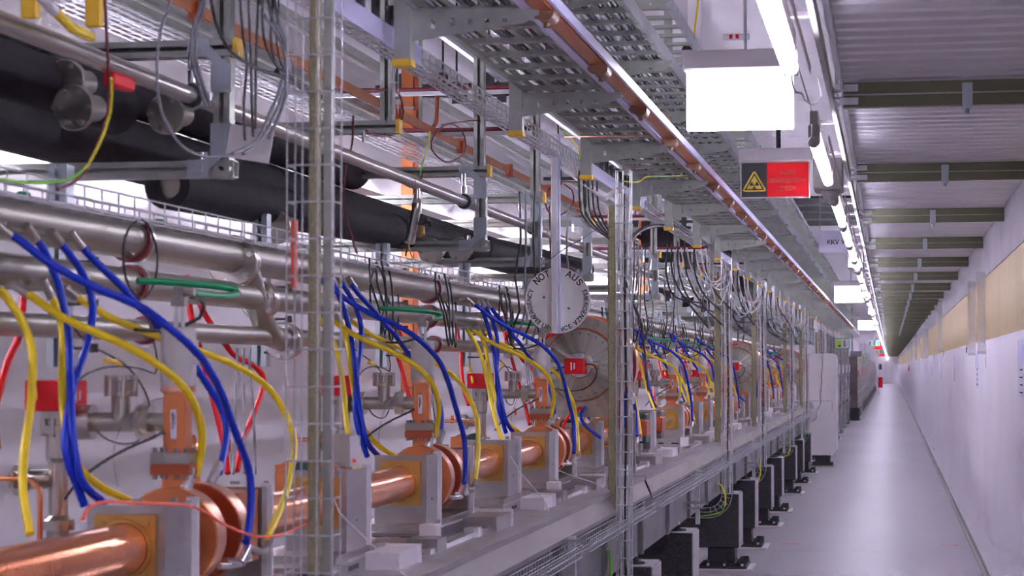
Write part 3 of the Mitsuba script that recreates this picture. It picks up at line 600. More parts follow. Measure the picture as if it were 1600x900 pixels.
for k in range(4):
    y = 5.42 + 8.2 * k
    single('pipe_link', B().tube([(-1.775, y - .01, 1.79), (-1.775, y + .1, 1.77), (-1.775, y + .18, 1.69), (-1.775, y + .3, 1.6), (-1.775, y + .43, 1.58)], .034, 14, .03).ply('mat_stainless_matt'), near(k + 1, 'curved steel pipe bend that links the water pipes at the flanges'), 'pipe bend', 'pipe bends between the water pipes')
# wall struts that carry the manifolds
for k, y in enumerate([4.38, 5.9, 7.40, 8.90] + [10.5 + 1.55 * i for i in range(12)]):
    t = thing('wall_strut', near(k + 1, 'upright bluish strut channel behind the water pipes'), 'strut', 'upright struts behind the water pipes')
    part(t, 'channel', channel_z(B(), -1.86, y, 1.50, 1.96, .045).ply('mat_zinc_blue'))
    b = B()
    for z, r, _ in mz: b.cyl((-1.84, y - .01, z - r - .02), (-1.76, y - .01, z - r - .02), .004, 6).cyl((-1.765, y - .01, z - r - .03), (-1.765, y - .01, z - r - .01), .010, 6)
    part(t, 'bolts', b.ply('mat_black_steel'))
# front wire basket above the manifolds
for k in range(8):
    basket('wire_tray', near(k + 1, 'wire basket tray running over the water pipes'), 'wire baskets over the water pipes', -1.86, -1.72, 1.838, 1.893, 2.3 + 3.02 * k, 5.3 + 3.02 * k, .1)
for k in range(7):
    x = -1.84 + .017 * k
    single('tray_cable', B().tube([(x + .006 * math.sin(3 * y + k), y, 1.848 + .003 * (k % 2)) for y in np.arange(2.4, 26, .5)], .0045, 6).ply(['mat_white_cable', 'mat_grey_hose', 'mat_galv'][k % 3]), f'{["white", "grey", "silver"][k % 3]} thin cable in the basket over the water pipes, {nth(k + 1)} from the left', 'cable', 'cables in the wire basket over the water pipes')
for k, (x, y) in enumerate(((-1.76, 3.95), (-1.76, 4.75), (-1.77, 7.7), (-1.75, 7.3))):
    single('cable_tag', B().cyl((x, y, 1.852), (x + .005, y + .03, 1.853), .009, 8).ply('mat_green'), near(k + 1, 'turquoise sleeve on a cable in the wire basket'), 'tag', 'green sleeves in the wire basket')
# copper risers
for k in range(3):
    y = 9.95 + 9.84 * k
    t = thing('copper_riser', near(k + 1, 'upright copper waveguide riser by the left wall'), 'waveguide', 'copper waveguide risers')
    part(t, 'guide', B().box(-2.40, -2.34, y, y + .04, 1.3, 3.04).ply('mat_copper_matt'))
    part(t, 'side_web', B().box(-2.335, -2.315, y + .01, y + .05, 1.3, 3.0).ply('mat_copper_dark'))
    part(t, 'flange', B().box(-2.42, -2.32, y - .012, y + .06, 2.74, 2.78).ply('mat_copper_matt'))
    part(t, 'rail', B().box(-2.312, -2.296, y, y + .02, 1.4, 3.5).ply('mat_galv'))
    part(t, 'cooling_pipe', B().tube([(-2.31, y, 2.95), (-2.25, y, 2.95), (-2.22, y, 2.92), (-2.22, y, 2.72), (-2.24, y, 2.69), (-2.31, y, 2.69)], .010, 8, .02).ply('mat_copper_dark'))
    part(t, 'bolts', B().box(-2.41, -2.33, y - .02, y - .012, 2.785, 2.80).ply('mat_chrome'))
# dark red cable conduits and lighting tracks across the top left
for k, (y, z, x0, x1) in enumerate(((8.5, 2.68, -2.35, -1.55), (8.6, 2.515, -2.1, -1.5), (12.9, 2.45, -2.2, -1.3), (14.9, 2.36, -2.2, -1.3), (20, 2.5, -2.2, -1.4))):
    t = thing('cross_conduit', near(k + 1, 'pale tray across the tunnel with a dark red cable on it'), 'conduit', 'cross trays with dark red cables')
    part(t, 'tray', B().box(x0, x1, y, y + .03, z - .02, z - .004).ply('mat_galv_light'))
    part(t, 'cable', B().tube([(x0 + .02, y + .01, z + .008), ((x0 + x1) / 2, y + .012, z + .004), (x1, y + .01, z + .008)], .011, 8, .08).ply('mat_dark_red'), None, 'dark red cable')
for k, y in enumerate((10.6, 10.95, 16, 21)):
    t = thing('track_rail', near(k + 1, 'dark cross rail with fittings below the ceiling at the upper left'), 'rail', 'dark rails below the ceiling')
    part(t, 'rail', B().box(-2.7, -1.7, y, y + .05, 2.98, 3.005).ply('mat_black_steel'))
    b = B()
    for x in (-2.6, -2.35, -2.1, -1.85): b.box(x, x + .05, y - .03, y, 2.94, 3.06).cyl((x + .02, y, 3.05), (x + .02, y, 3.6), .006, 6)
    part(t, 'fittings', b.ply('mat_black_steel'))
for k, x in enumerate((-2.64, -2.05, -1.78)):
    single('lighting_bar', B().box(x, x + .05, 2.5, 40, 3.04, 3.075).box(x + .01, x + .04, 2.5, 40, 3.02, 3.04).ply('mat_zinc_blue' if k else 'mat_galv'), ['grey channel below the ceiling next to the left wall', 'bluish channel below the ceiling over the copper risers', 'bluish channel below the ceiling behind the tray posts'][k], 'channel')
for k, (x, z, r, m) in enumerate(((-2.5, 2.75, .03, 'galv'), (-2.4, 2.62, .018, 'galv_light'), (-1.36, 2.62, .013, 'stainless'), (-1.30, 2.70, .016, 'galv'), (-1.42, 2.9, .02, 'galv_light'))):
    pipe('service_pipe', ['wide grey duct pipe high beside the left wall', 'pale thin pipe high beside the left wall', 'thin steel pipe just left of the tray posts', 'grey pipe just left of the tray posts, upper one', 'pale pipe near the ceiling left of the tray posts'][k], x, z, r, 2.4, 44, 'mat_' + m, 12)
for k, (x0, x1, y, z0, z1) in enumerate(((-1.88, -1.62, 15.65, 2.31, 2.62), (-2.3, -1.7, 24.93, 2.31, 2.6))):
    t = thing('black_duct', near(k + 1, 'black box duct hung among the frames beyond the emergency plate'), 'duct', 'black ducts among the frames')
    part(t, 'body', B().mesh(soft(x0, x1, y, y + 1.35, z0, z1, .01)).ply('mat_foam'))
    part(t, 'hanger', B().box(x0 + .1, x0 + .13, y + .3, y + .33, z1, 3.6).ply('mat_galv'))
# yellow band clamps at the upper left corner
for k, (x, y, z) in enumerate(((-1.66, 3.76, 2.185), (-1.60, 3.94, 2.195))):
    single('band', B().mesh(soft(x - .017, x + .017, y, y + .02, z, z + .11, .003)).ply('mat_cap_yellow'), ['broad yellow plastic end piece at the upper left corner, left one', 'broad yellow plastic end piece at the upper left corner, right one'][k], 'end piece')
t = thing('yellow_sleeve', 'slanting yellow sleeve with a pale end at the upper left above the slim steel pipe', 'sleeve')
part(t, 'sleeve', B().tube([(-1.52, 3.56, 2.16), (-1.53, 3.67, 2.145), (-1.545, 3.80, 2.15)], .010, 10).ply('mat_yellow'))
part(t, 'pale_end', B().tube([(-1.51, 3.44, 2.18), (-1.52, 3.56, 2.16)], .011, 10).ply('mat_white_cable'))
single('red_tag', B().mesh(soft(-1.632, -1.605, 4.08, 4.20, 2.095, 2.122, .004)).ply('mat_red_box'), 'red tag under the slim steel pipe at the upper left', 'tag')

# ------------------------------------------------------------------ girders and feet
GX0, GX1, GT = -1.76, -1.17, .975
gy = [(1.2, 9.78), (9.84, 14.6), (14.66, 19.5), (19.56, 24.4), (24.46, 29.4), (29.46, 31.1)]
for i, (a, b_) in enumerate(gy):
    t = thing('girder', near(i + 1, 'grey girder with a bright slanted top edge'), 'girder', 'girders under the beam line')
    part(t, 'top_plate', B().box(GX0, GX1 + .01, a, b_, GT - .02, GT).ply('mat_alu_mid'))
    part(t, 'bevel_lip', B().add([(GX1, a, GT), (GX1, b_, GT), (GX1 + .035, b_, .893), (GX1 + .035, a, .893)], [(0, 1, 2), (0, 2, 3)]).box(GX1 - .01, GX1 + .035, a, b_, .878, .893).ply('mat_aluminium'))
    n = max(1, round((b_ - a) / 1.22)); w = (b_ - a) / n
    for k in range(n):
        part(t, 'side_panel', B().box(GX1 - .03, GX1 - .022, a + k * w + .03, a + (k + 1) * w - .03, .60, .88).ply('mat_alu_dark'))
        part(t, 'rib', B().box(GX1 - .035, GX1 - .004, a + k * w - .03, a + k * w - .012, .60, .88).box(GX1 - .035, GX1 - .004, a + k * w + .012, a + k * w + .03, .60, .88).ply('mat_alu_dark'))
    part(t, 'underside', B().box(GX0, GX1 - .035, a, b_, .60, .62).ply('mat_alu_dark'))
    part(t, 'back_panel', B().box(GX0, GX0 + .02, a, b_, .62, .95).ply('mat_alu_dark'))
by = [9.6, 11.6, 15.2, 17.05, 19.4, 21.3, 24.4, 26.5, 29.1, 33.2, 37.0, 40.2, 43.0, 46.5, 50.5, 54]
blk = B().mesh(soft(-1.70, -1.106, 0, .36, .165, .56, .006)).ply('mat_granite')
cut = B().box(-1.107, -1.100, .004, .356, .168, .557).ply('mat_granite_cut'); cut2 = B().box(-1.695, -1.108, .006, .354, .559, .565).ply('mat_granite_cut')  # thin pale slabs that paint the light on the block's right side and top
foot = B().mesh(soft(-1.34, -1.14, .05, .31, .02, .168, .008)).ply('mat_black_steel')
fpl = B().box(-1.40, -1.05, -.03, .40, .012, .035).box(-1.36, -1.10, 0, .36, .035, .055).ply('mat_black_steel')
fb = B()
for x in (-1.33, -1.21, -1.10, -1.07):
    for y in (-.02, .10, .25, .36): fb.cyl((x, y, .03), (x, y, .075), .016, 7)
fb = fb.ply('mat_black_steel'); fn = B()
for x in (-1.33, -1.21, -1.08): fn.cyl((x, -.045, .045), (x, -.03, .045), .011, 8)
fn = fn.ply('mat_chrome')
bp = B().box(-1.45, -1.01, -.06, .43, .0, .014).ply('mat_housing')
jk = B().lathe([(0, 0), (.05, 0), (.05, .008), (.03, .012), (.018, .014), (.018, .035), (0, .035)], (-1.2, .12, .565), (0, 0, 1), 14).ply('mat_black_steel')
jt = B().cyl((-1.2, .12, .59), (-1.2, .12, .612), .012, 8).ply('mat_chrome')
for i, y in enumerate(by + [7.7, 5.3]):
    t = thing('support_block', near(i + 1, 'black granite support block on a bolted steel foot under the girder') if i < len(by) else ['granite support block just below the lower picture edge, farther one', 'granite support block just below the lower picture edge, nearer one'][i - len(by)], 'block', 'granite support blocks')
    part(t, 'block', blk, (0, y, 0)); part(t, 'cut_face', cut, (0, y, 0), 'pale side face with the light painted on'); part(t, 'cut_face', cut2, (0, y, 0), 'grey top face with the light painted on')
    part(t, 'foot', foot, (0, y, 0)); part(t, 'foot', foot, (-.34, y, 0)); part(t, 'foot_plate', fpl, (0, y, 0)); part(t, 'bolts', fb, (0, y, 0)); part(t, 'nuts', fn, (0, y, 0), 'bright nuts')
    part(t, 'base_plate', bp, (0, y, 0), 'pale base plate on the floor'); part(t, 'jack', jk, (0, y, 0)); part(t, 'jack_pin', jt, (0, y, 0))

# ------------------------------------------------------------------ the beam line
BX, BZ = -1.45, 1.15
YC = [1.80, 4.05, 6.303, 8.558, 10.80, 13.89, 16.11, 18.3, 20.55, 23.8, 25.95, 28.2, 30.4]
FRONT = {1.80, 13.89, 23.8}
def ridged(L, r=.050, pitch=.0175):
    pr = [(0, 0), (r, 0)]
    n = int(L / pitch)
    for k in range(n):
        h = k * pitch; pr += [(r, h + pitch * .80), (r - .0022, h + pitch * .84), (r - .0022, h + pitch * .96), (r, h + pitch)]
    return B().lathe(pr + [(r, L), (0, L)], (0, 0, 0), (0, 1, 0), 24).ply('mat_copper')
for i, yc in enumerate(YC[:-1]):
    L = YC[i + 1] - yc
    nm = 'ribbed copper accelerating tube on aluminium brackets'
    if L > 2.6: L = 2.2
    t = thing('accelerating_tube', near(i + 1, nm), 'tube', 'copper accelerating tubes')
    part(t, 'ribbed_tube', memo(('rt', round(L, 2)), lambda: ridged(L - .3)), (BX, yc + .2, BZ), 'ribbed shining copper tube')
    disc = memo('discA', lambda: B().lathe([(.03, 0), (.101, 0), (.104, .003)], (0, 0, 0), (0, 1, 0), 36).lathe([(.104, .057), (.101, .06), (.03, .06)], (0, 0, 0), (0, 1, 0), 36).ply('mat_copper_matt'))
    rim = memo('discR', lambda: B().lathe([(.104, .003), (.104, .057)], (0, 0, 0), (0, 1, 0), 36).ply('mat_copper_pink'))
    disc2 = memo('discB', lambda: B().lathe([(.03, 0), (.101, 0), (.104, .003)], (0, 0, 0), (0, 1, 0), 36).lathe([(.104, .061), (.101, .064), (.03, .064)], (0, 0, 0), (0, 1, 0), 36).ply('mat_copper_dark'))
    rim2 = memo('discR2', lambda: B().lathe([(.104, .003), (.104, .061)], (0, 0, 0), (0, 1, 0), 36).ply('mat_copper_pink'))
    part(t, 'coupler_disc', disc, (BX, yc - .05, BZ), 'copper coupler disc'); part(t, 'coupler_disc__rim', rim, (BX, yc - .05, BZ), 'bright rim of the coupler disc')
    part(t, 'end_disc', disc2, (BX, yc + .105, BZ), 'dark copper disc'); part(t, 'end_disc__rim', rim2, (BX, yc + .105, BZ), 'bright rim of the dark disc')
    part(t, 'core', memo('core', lambda: B().lathe([(.05, -.3), (.05, -.05)], (0, 0, 0), (0, 1, 0), 24).lathe([(.035, 0), (.035, .2)], (0, 0, 0), (0, 1, 0), 20).ply('mat_copper_dark')), (BX, yc, BZ))
    part(t, 'coupler_block', memo('cblk', lambda: B().box(-.075, .072, .18, .32, -.075, .078).ply('mat_copper_matt')), (BX, yc, BZ), 'square copper block')
    # fittings on the discs
    part(t, 'water_fitting', memo('fit1', lambda: B().tube([(.09, .0, -.06), (.104, .03, -.062), (.114, .07, -.06)], .0075, 8, .02).cyl((.112, .07, -.055), (.12, .105, -.05), .010, 8).cyl((.118, .06, -.06), (.12, .10, -.028), .0095, 8).cyl((.095, .02, -.053), (.104, .05, -.056), .0105, 6).ply('mat_chrome')), (BX, yc, BZ), 'chrome hose elbow')
    part(t, 'water_fitting', memo('fit2', lambda: B().tube([(.09, .20, -.04), (.11, .22, -.05), (.118, .24, -.045)], .008, 8, .02).cyl((.118, .24, -.05), (.12, .25, -.018), .010, 8).ply('mat_putty')), (BX, yc, BZ), 'dull hose elbow')
    part(t, 'water_fitting', memo('fit3', lambda: B().cyl((.02, -.01, .100), (.028, 0, .142), .011, 8).cyl((.02, -.01, .098), (.024, -.005, .112), .014, 8).ply('mat_chrome')), (BX, yc, BZ), 'chrome hose end on the disc')
    part(t, 'water_fitting', memo('fit4', lambda: B().cyl((.018, .15, .098), (.022, .20, .14), .011, 8).ply('mat_putty')), (BX, yc, BZ), 'dull hose end on the disc')
    # brackets
    def bracket_parts(y0, depth, bz0, with_brass):
        k_ = thing('tube_bracket', None, 'bracket')
        part(k_, 'front_plate', B().box(BX - .082, BX + .078, y0, y0 + .012, bz0, BZ + .083).ply('mat_aluminium'))
        part(k_, 'side_plate', B().box(BX + .070, BX + .078, y0 + .012, y0 + depth, bz0, BZ + .083).ply('mat_aluminium'))
        part(k_, 'edge_flange', B().box(BX + .066, BX + .090, y0 + depth, y0 + depth + .012, GT + .02, BZ + .09).ply('mat_alu_white'), None, 'white edge')
        part(k_, 'front_plate__screws', B().cyl((BX + .06, y0 - .006, BZ - .072), (BX + .06, y0, BZ - .072), .011, 8).cyl((BX + .078, y0 + depth * .5, BZ - .05), (BX + .082, y0 + depth * .5, BZ - .05), .005, 6).box(BX + .05, BX + .062, y0 + .1, y0 + .115, BZ + .083, BZ + .091).box(BX - .03, BX - .01, y0 + .1, y0 + .115, BZ + .083, BZ + .089).ply('mat_galv'))
        if with_brass:
            part(k_, 'front_plate__brass_flange', B().box(BX - .062, BX + .062, y0 - .014, y0 - .001, BZ - .066, BZ + .066).lathe([(.057, 0), (.057, -.012), (.051, -.012)], (BX, y0 - .014, BZ), (0, 1, 0), 24).ply('mat_brass'), None, 'square brass flange')
            part(k_, 'front_plate__brass_screws', B().cyl((BX + .045, y0 - .018, BZ + .05), (BX + .045, y0 - .013, BZ + .05), .006, 8).cyl((BX - .045, y0 - .018, BZ + .05), (BX - .045, y0 - .013, BZ + .05), .006, 8).cyl((BX + .045, y0 - .018, BZ - .05), (BX + .045, y0 - .013, BZ - .05), .006, 8).ply('mat_brass'))
        return k_
    if i == 0: continue
    br = [bracket_parts(yc - .285, .15, GT + .03, True), bracket_parts(yc + .33, .035, GT + .005, False), bracket_parts(yc + 1.05, .20, GT + .01, True)]
    for k_, w_ in zip(br, ('just before', 'just behind', 'midway behind')): labels[k_] = {'label': f'aluminium tube bracket {w_} the {nth(i)} copper coupler disc pair', 'category': 'bracket', 'group': 'aluminium brackets on the beam line'}
    # mounting blocks under the tube
    t = thing('mount_block', near(i, 'grey aluminium mounting block under a copper coupler'), 'block', 'mounting blocks on the girders')
    part(t, 'block', B().box(BX - .15, BX + .105, yc - .42, yc + .58, GT, GT + .036).box(BX - .11, BX + .088, yc - .34, yc + .46, GT + .036, GT + .056).ply('mat_aluminium'))
    part(t, 'slot', B().box(BX + .1045, BX + .106, yc - .36, yc - .22, GT + .014, GT + .027).box(BX + .1045, BX + .106, yc + .26, yc + .42, GT + .014, GT + .027).box(BX - .10, BX - .02, yc - .4215, yc - .419, GT + .016, GT + .026).box(BX + .03, BX + .08, yc - .4215, yc - .419, GT + .016, GT + .026).ply('mat_black'), None, 'dark slots')
    part(t, 'end_plate', B().box(BX + .105, BX + .215, yc + .12, yc + .36, GT, GT + .046).ply('mat_aluminium'))
    part(t, 'end_plate', B().box(BX + .105, BX + .222, yc + .36, yc + .372, GT, GT + .056).ply('mat_alu_white'))
    part(t, 'end_plate', B().box(BX + .09, BX + .14, yc - .43, yc - .36, GT, GT + .062).ply('mat_alu_white'))
    part(t, 'guide_rail', B().box(BX + .165, BX + .185, yc - .70, yc + .12, GT, GT + .014).box(BX + .13, BX + .15, yc - .70, yc + .12, GT, GT + .009).box(BX + .155, BX + .2, yc - .1, yc - .04, GT, GT + .03).ply('mat_chrome'))
    t = thing('mount_block', f'long aluminium mounting block midway behind the {nth(i)} copper coupler disc pair', 'block', 'mounting blocks on the girders')
    part(t, 'block', B().box(BX - .15, BX + .11, yc + .78, yc + 1.52, GT, GT + .034).box(BX - .12, BX + .09, yc + .9, yc + 1.45, GT + .034, GT + .052).ply('mat_aluminium'))
    part(t, 'slot', B().box(BX + .1095, BX + .111, yc + .95, yc + 1.05, GT + .012, GT + .024).box(BX + .1095, BX + .111, yc + 1.3, yc + 1.42, GT + .012, GT + .024).box(BX - .10, BX - .02, yc + .7785, yc + .781, GT + .012, GT + .024).box(BX + .03, BX + .09, yc + .7785, yc + .781, GT + .012, GT + .024).ply('mat_black'), None, 'dark slots')
    part(t, 'end_plate', B().box(BX + .11, BX + .20, yc + 1.12, yc + 1.33, GT, GT + .044).box(BX + .11, BX + .208, yc + 1.33, yc + 1.342, GT, GT + .05).ply('mat_alu_white'))
    part(t, 'spacer', B().box(BX - .10, BX + .10, yc + 1.58, yc + 1.76, GT, GT + .03).box(BX + .1, BX + .19, yc + 1.62, yc + 1.74, GT, GT + .038).ply('mat_aluminium'))

# waveguide feeds above every coupler
def feed(i, yc):
    near_ = nth(i + 1)
    t = thing('waveguide_feed', near(i + 1, 'short upright copper waveguide with a pale cylinder on top'), 'waveguide', 'waveguide feeds on the couplers')
    o = (BX, yc, 0)
    part(t, 'neck', memo('wneck', lambda: B().box(-.028, .027, -.018, .018, 1.225, 1.28).ply('mat_copper_matt')), o)
    part(t, 'lower_flange', memo('wf0', lambda: B().box(-.050, .035, -.028, .028, 1.277, 1.300).ply('mat_copper_dark')), o, 'brown lower flange')
    part(t, 'upper_flange', memo('wf1', lambda: B().box(-.050, .035, -.028, .028, 1.301, 1.323).ply('mat_stainless_matt')), o, 'steel upper flange')
    def bl():
        b = B()
        for x in (-.042, -.02, .004, .026):
            for y in (-.022, .022): b.cyl((x, y, 1.268), (x, y, 1.332), .0052, 6)
        return b.ply('mat_alu_dark')
    part(t, 'upper_flange__bolts', memo('wb', bl), o)
    part(t, 'guide', memo('wg', lambda: B().mesh(soft(-.026, .024, -.02, .02, 1.322, 1.448, .002)).ply('mat_copper_matt')), o, 'rectangular copper guide')
    part(t, 'guide__paper_label', memo('wl', lambda: B().box(-.009, .004, -.0212, -.0202, 1.352, 1.412).ply('mat_paper')), o)
    part(t, 'guide__print', memo('wlp', lambda: B().box(-.006, -.003, -.0218, -.0212, 1.372, 1.406).box(-.001, .001, -.0218, -.0212, 1.38, 1.402).ply('mat_ink')), o)
    part(t, 'collar', memo('wc', lambda: B().lathe([(0, 0), (.034, 0), (.037, .004), (.037, .014), (0, .014)], (0, 0, 1.446), (0, 0, 1), 20).ply('mat_copper_pink')), o, 'copper collar')
    part(t, 'cylinder', memo('wcyl', lambda: B().lathe([(0, 0), (.037, 0), (.037, .118), (.034, .121), (0, .121)], (0, 0, 1.460), (0, 0, 1), 28).ply('mat_porcelain')), o, 'pale matt cylinder')
    part(t, 'cylinder__tubes', memo('wt', lambda: B().cyl((-.006, 0, 1.58), (-.006, 0, 1.632), .005, 8).cyl((.009, 0, 1.58), (.009, 0, 1.632), .005, 8).ply('mat_chrome')), o, 'bright twin tubes')
    part(t, 'cylinder__fitting', memo('wfit', lambda: B().box(-.014, .016, -.012, .012, 1.625, 1.645).box(-.010, .012, -.009, .009, 1.645, 1.665).cyl((.01, 0, 1.655), (.034, 0, 1.655), .009, 8).ply('mat_stainless_matt')), o)
    # vacuum cross to the left
    t = thing('vacuum_cross', near(i + 1, 'grey steel vacuum cross left of the copper waveguide'), 'vacuum cross', 'vacuum crosses beside the waveguides')
    part(t, 'tube', memo('vt', lambda: B().cyl((-.20, 0, 1.385), (-.02, 0, 1.385), .020, 16).cyl((-.125, 0, 1.385), (-.125, 0, 1.445), .0195, 16).ply('mat_stainless_matt')), o)
    part(t, 'side_flange', memo('vf', lambda: B().lathe([(.02, 0), (.036, 0), (.036, .012), (.034, .012), (.034, .016), (.036, .016), (.036, .028), (.02, .028)], (-.085, 0, 1.385), (1, 0, 0), 18).ply('mat_stainless')), o)
    def kn():
        b = B().lathe([(0, 0), (.033, 0), (.033, .008), (.026, .01), (.026, .03), (.033, .032), (.033, .04), (0, .04)], (-.125, 0, 1.44), (0, 0, 1), 18)
        for a in range(6): b.cyl((-.125 + .03 * math.cos(a * 1.047), .03 * math.sin(a * 1.047), 1.438), (-.125 + .03 * math.cos(a * 1.047), .03 * math.sin(a * 1.047), 1.482), .0065, 6)
        return b.ply('mat_stainless')
    part(t, 'top_flange', memo('vk', kn), o, 'knurled top flange')
    part(t, 'end_flange', memo('ve', lambda: B().lathe([(.02, 0), (.037, 0), (.037, .03), (.02, .03)], (-.215, 0, 1.385), (1, 0, 0), 18).ply('mat_stainless')), o)
    # ion pump with red box on a stand
    t = thing('red_pump', near(i + 1, 'red control box on a steel vacuum valve'), 'vacuum pump', 'red boxes on vacuum valves')
    part(t, 'red_box', memo('rb', lambda: B().mesh(soft(-.313, -.215, -.06, .04, 1.408, 1.472, .003)).ply('mat_red_box')), o, 'red box')
    part(t, 'red_box__print', memo('rbp', lambda: B().box(-.2145, -.2138, -.03, -.02, 1.425, 1.455).box(-.2145, -.2138, -.008, .0, 1.43, 1.45).ply('mat_white')), o)
    def vb():
        b = B().lathe([(0, 0), (.035, 0), (.035, .018), (.028, .02), (.028, .03), (.036, .032), (.036, .05), (0, .05)], (-.262, 0, 1.36), (0, 0, 1), 16)
        b.lathe([(.03, 0), (.034, .0), (.034, .02), (.02, .03), (.02, .14), (.026, .15), (.026, .2)], (-.262, 0, 1.16), (0, 0, 1), 16)
        for a in range(8): b.cyl((-.262 + .033 * math.cos(a * .785), .033 * math.sin(a * .785), 1.355), (-.262 + .033 * math.cos(a * .785), .033 * math.sin(a * .785), 1.412), .006, 6)
        return b.ply('mat_stainless')
    part(t, 'valve_body', memo('vb', vb), o, 'steel valve body')
    part(t, 'stand', memo('vs', lambda: B().cyl((-.262, 0, .99), (-.262, 0, 1.17), .024, 14).box(-.30, -.22, -.04, .04, .975, .99).ply('mat_stainless_matt')), o, 'steel stand')
    part(t, 'gauge', memo('vg', lambda: B().lathe([(0, 0), (.018, 0), (.018, .01), (.033, .012), (.033, .03), (.02, .032), (.02, .09)], (-.345, -.05, 1.265), (.7, .7, 0), 16).ply('mat_stainless')), o, 'round gauge flange')
    part(t, 'gauge__ring', memo('vgr', lambda: B().lathe([(0, -.004), (.008, -.004), (.012, -.002), (.012, .004)], (-.345, -.05, 1.265), (.7, .7, 0), 12).ply('mat_brass')), o, 'brass ring')
    # copper load behind the tube
    t = thing('copper_load', near(i + 1, 'copper block with a dark green round cap behind the beam line'), 'load', 'copper loads behind the beam line')
    part(t, 'body', memo('cl', lambda: B().box(-.19, -.09, 1.30, 1.50, 1.12, 1.235).cyl((-.14, 1.27, 1.205), (-.14, 1.31, 1.205), .042, 18).ply('mat_copper_matt')), o)
    part(t, 'cap', memo('clc', lambda: B().cyl((-.085, 1.22, 1.215), (-.085, 1.27, 1.215), .036, 18).ply('mat_dark_green')), o, 'dark green cap')
    part(t, 'pipe', memo('clp', lambda: B().tube([(-.05, .15, 1.20), (-.05, .15, 1.32), (-.04, .15, 1.35), (-.02, .15, 1.35), (-.01, .15, 1.32), (-.01, .15, 1.20)], .006, 7, .02).ply('mat_copper')), o, 'thin copper pipe')
    part(t, 'pipe', memo('clp2', lambda: B().tube([(-.40, -.1, 1.27), (-.28, -.1, 1.27), (-.26, -.1, 1.25), (-.26, -.1, 1.05)], .006, 7, .02).ply('mat_copper')), o, 'thin copper pipe')
for i, yc in enumerate(YC[1:]): feed(i, yc)

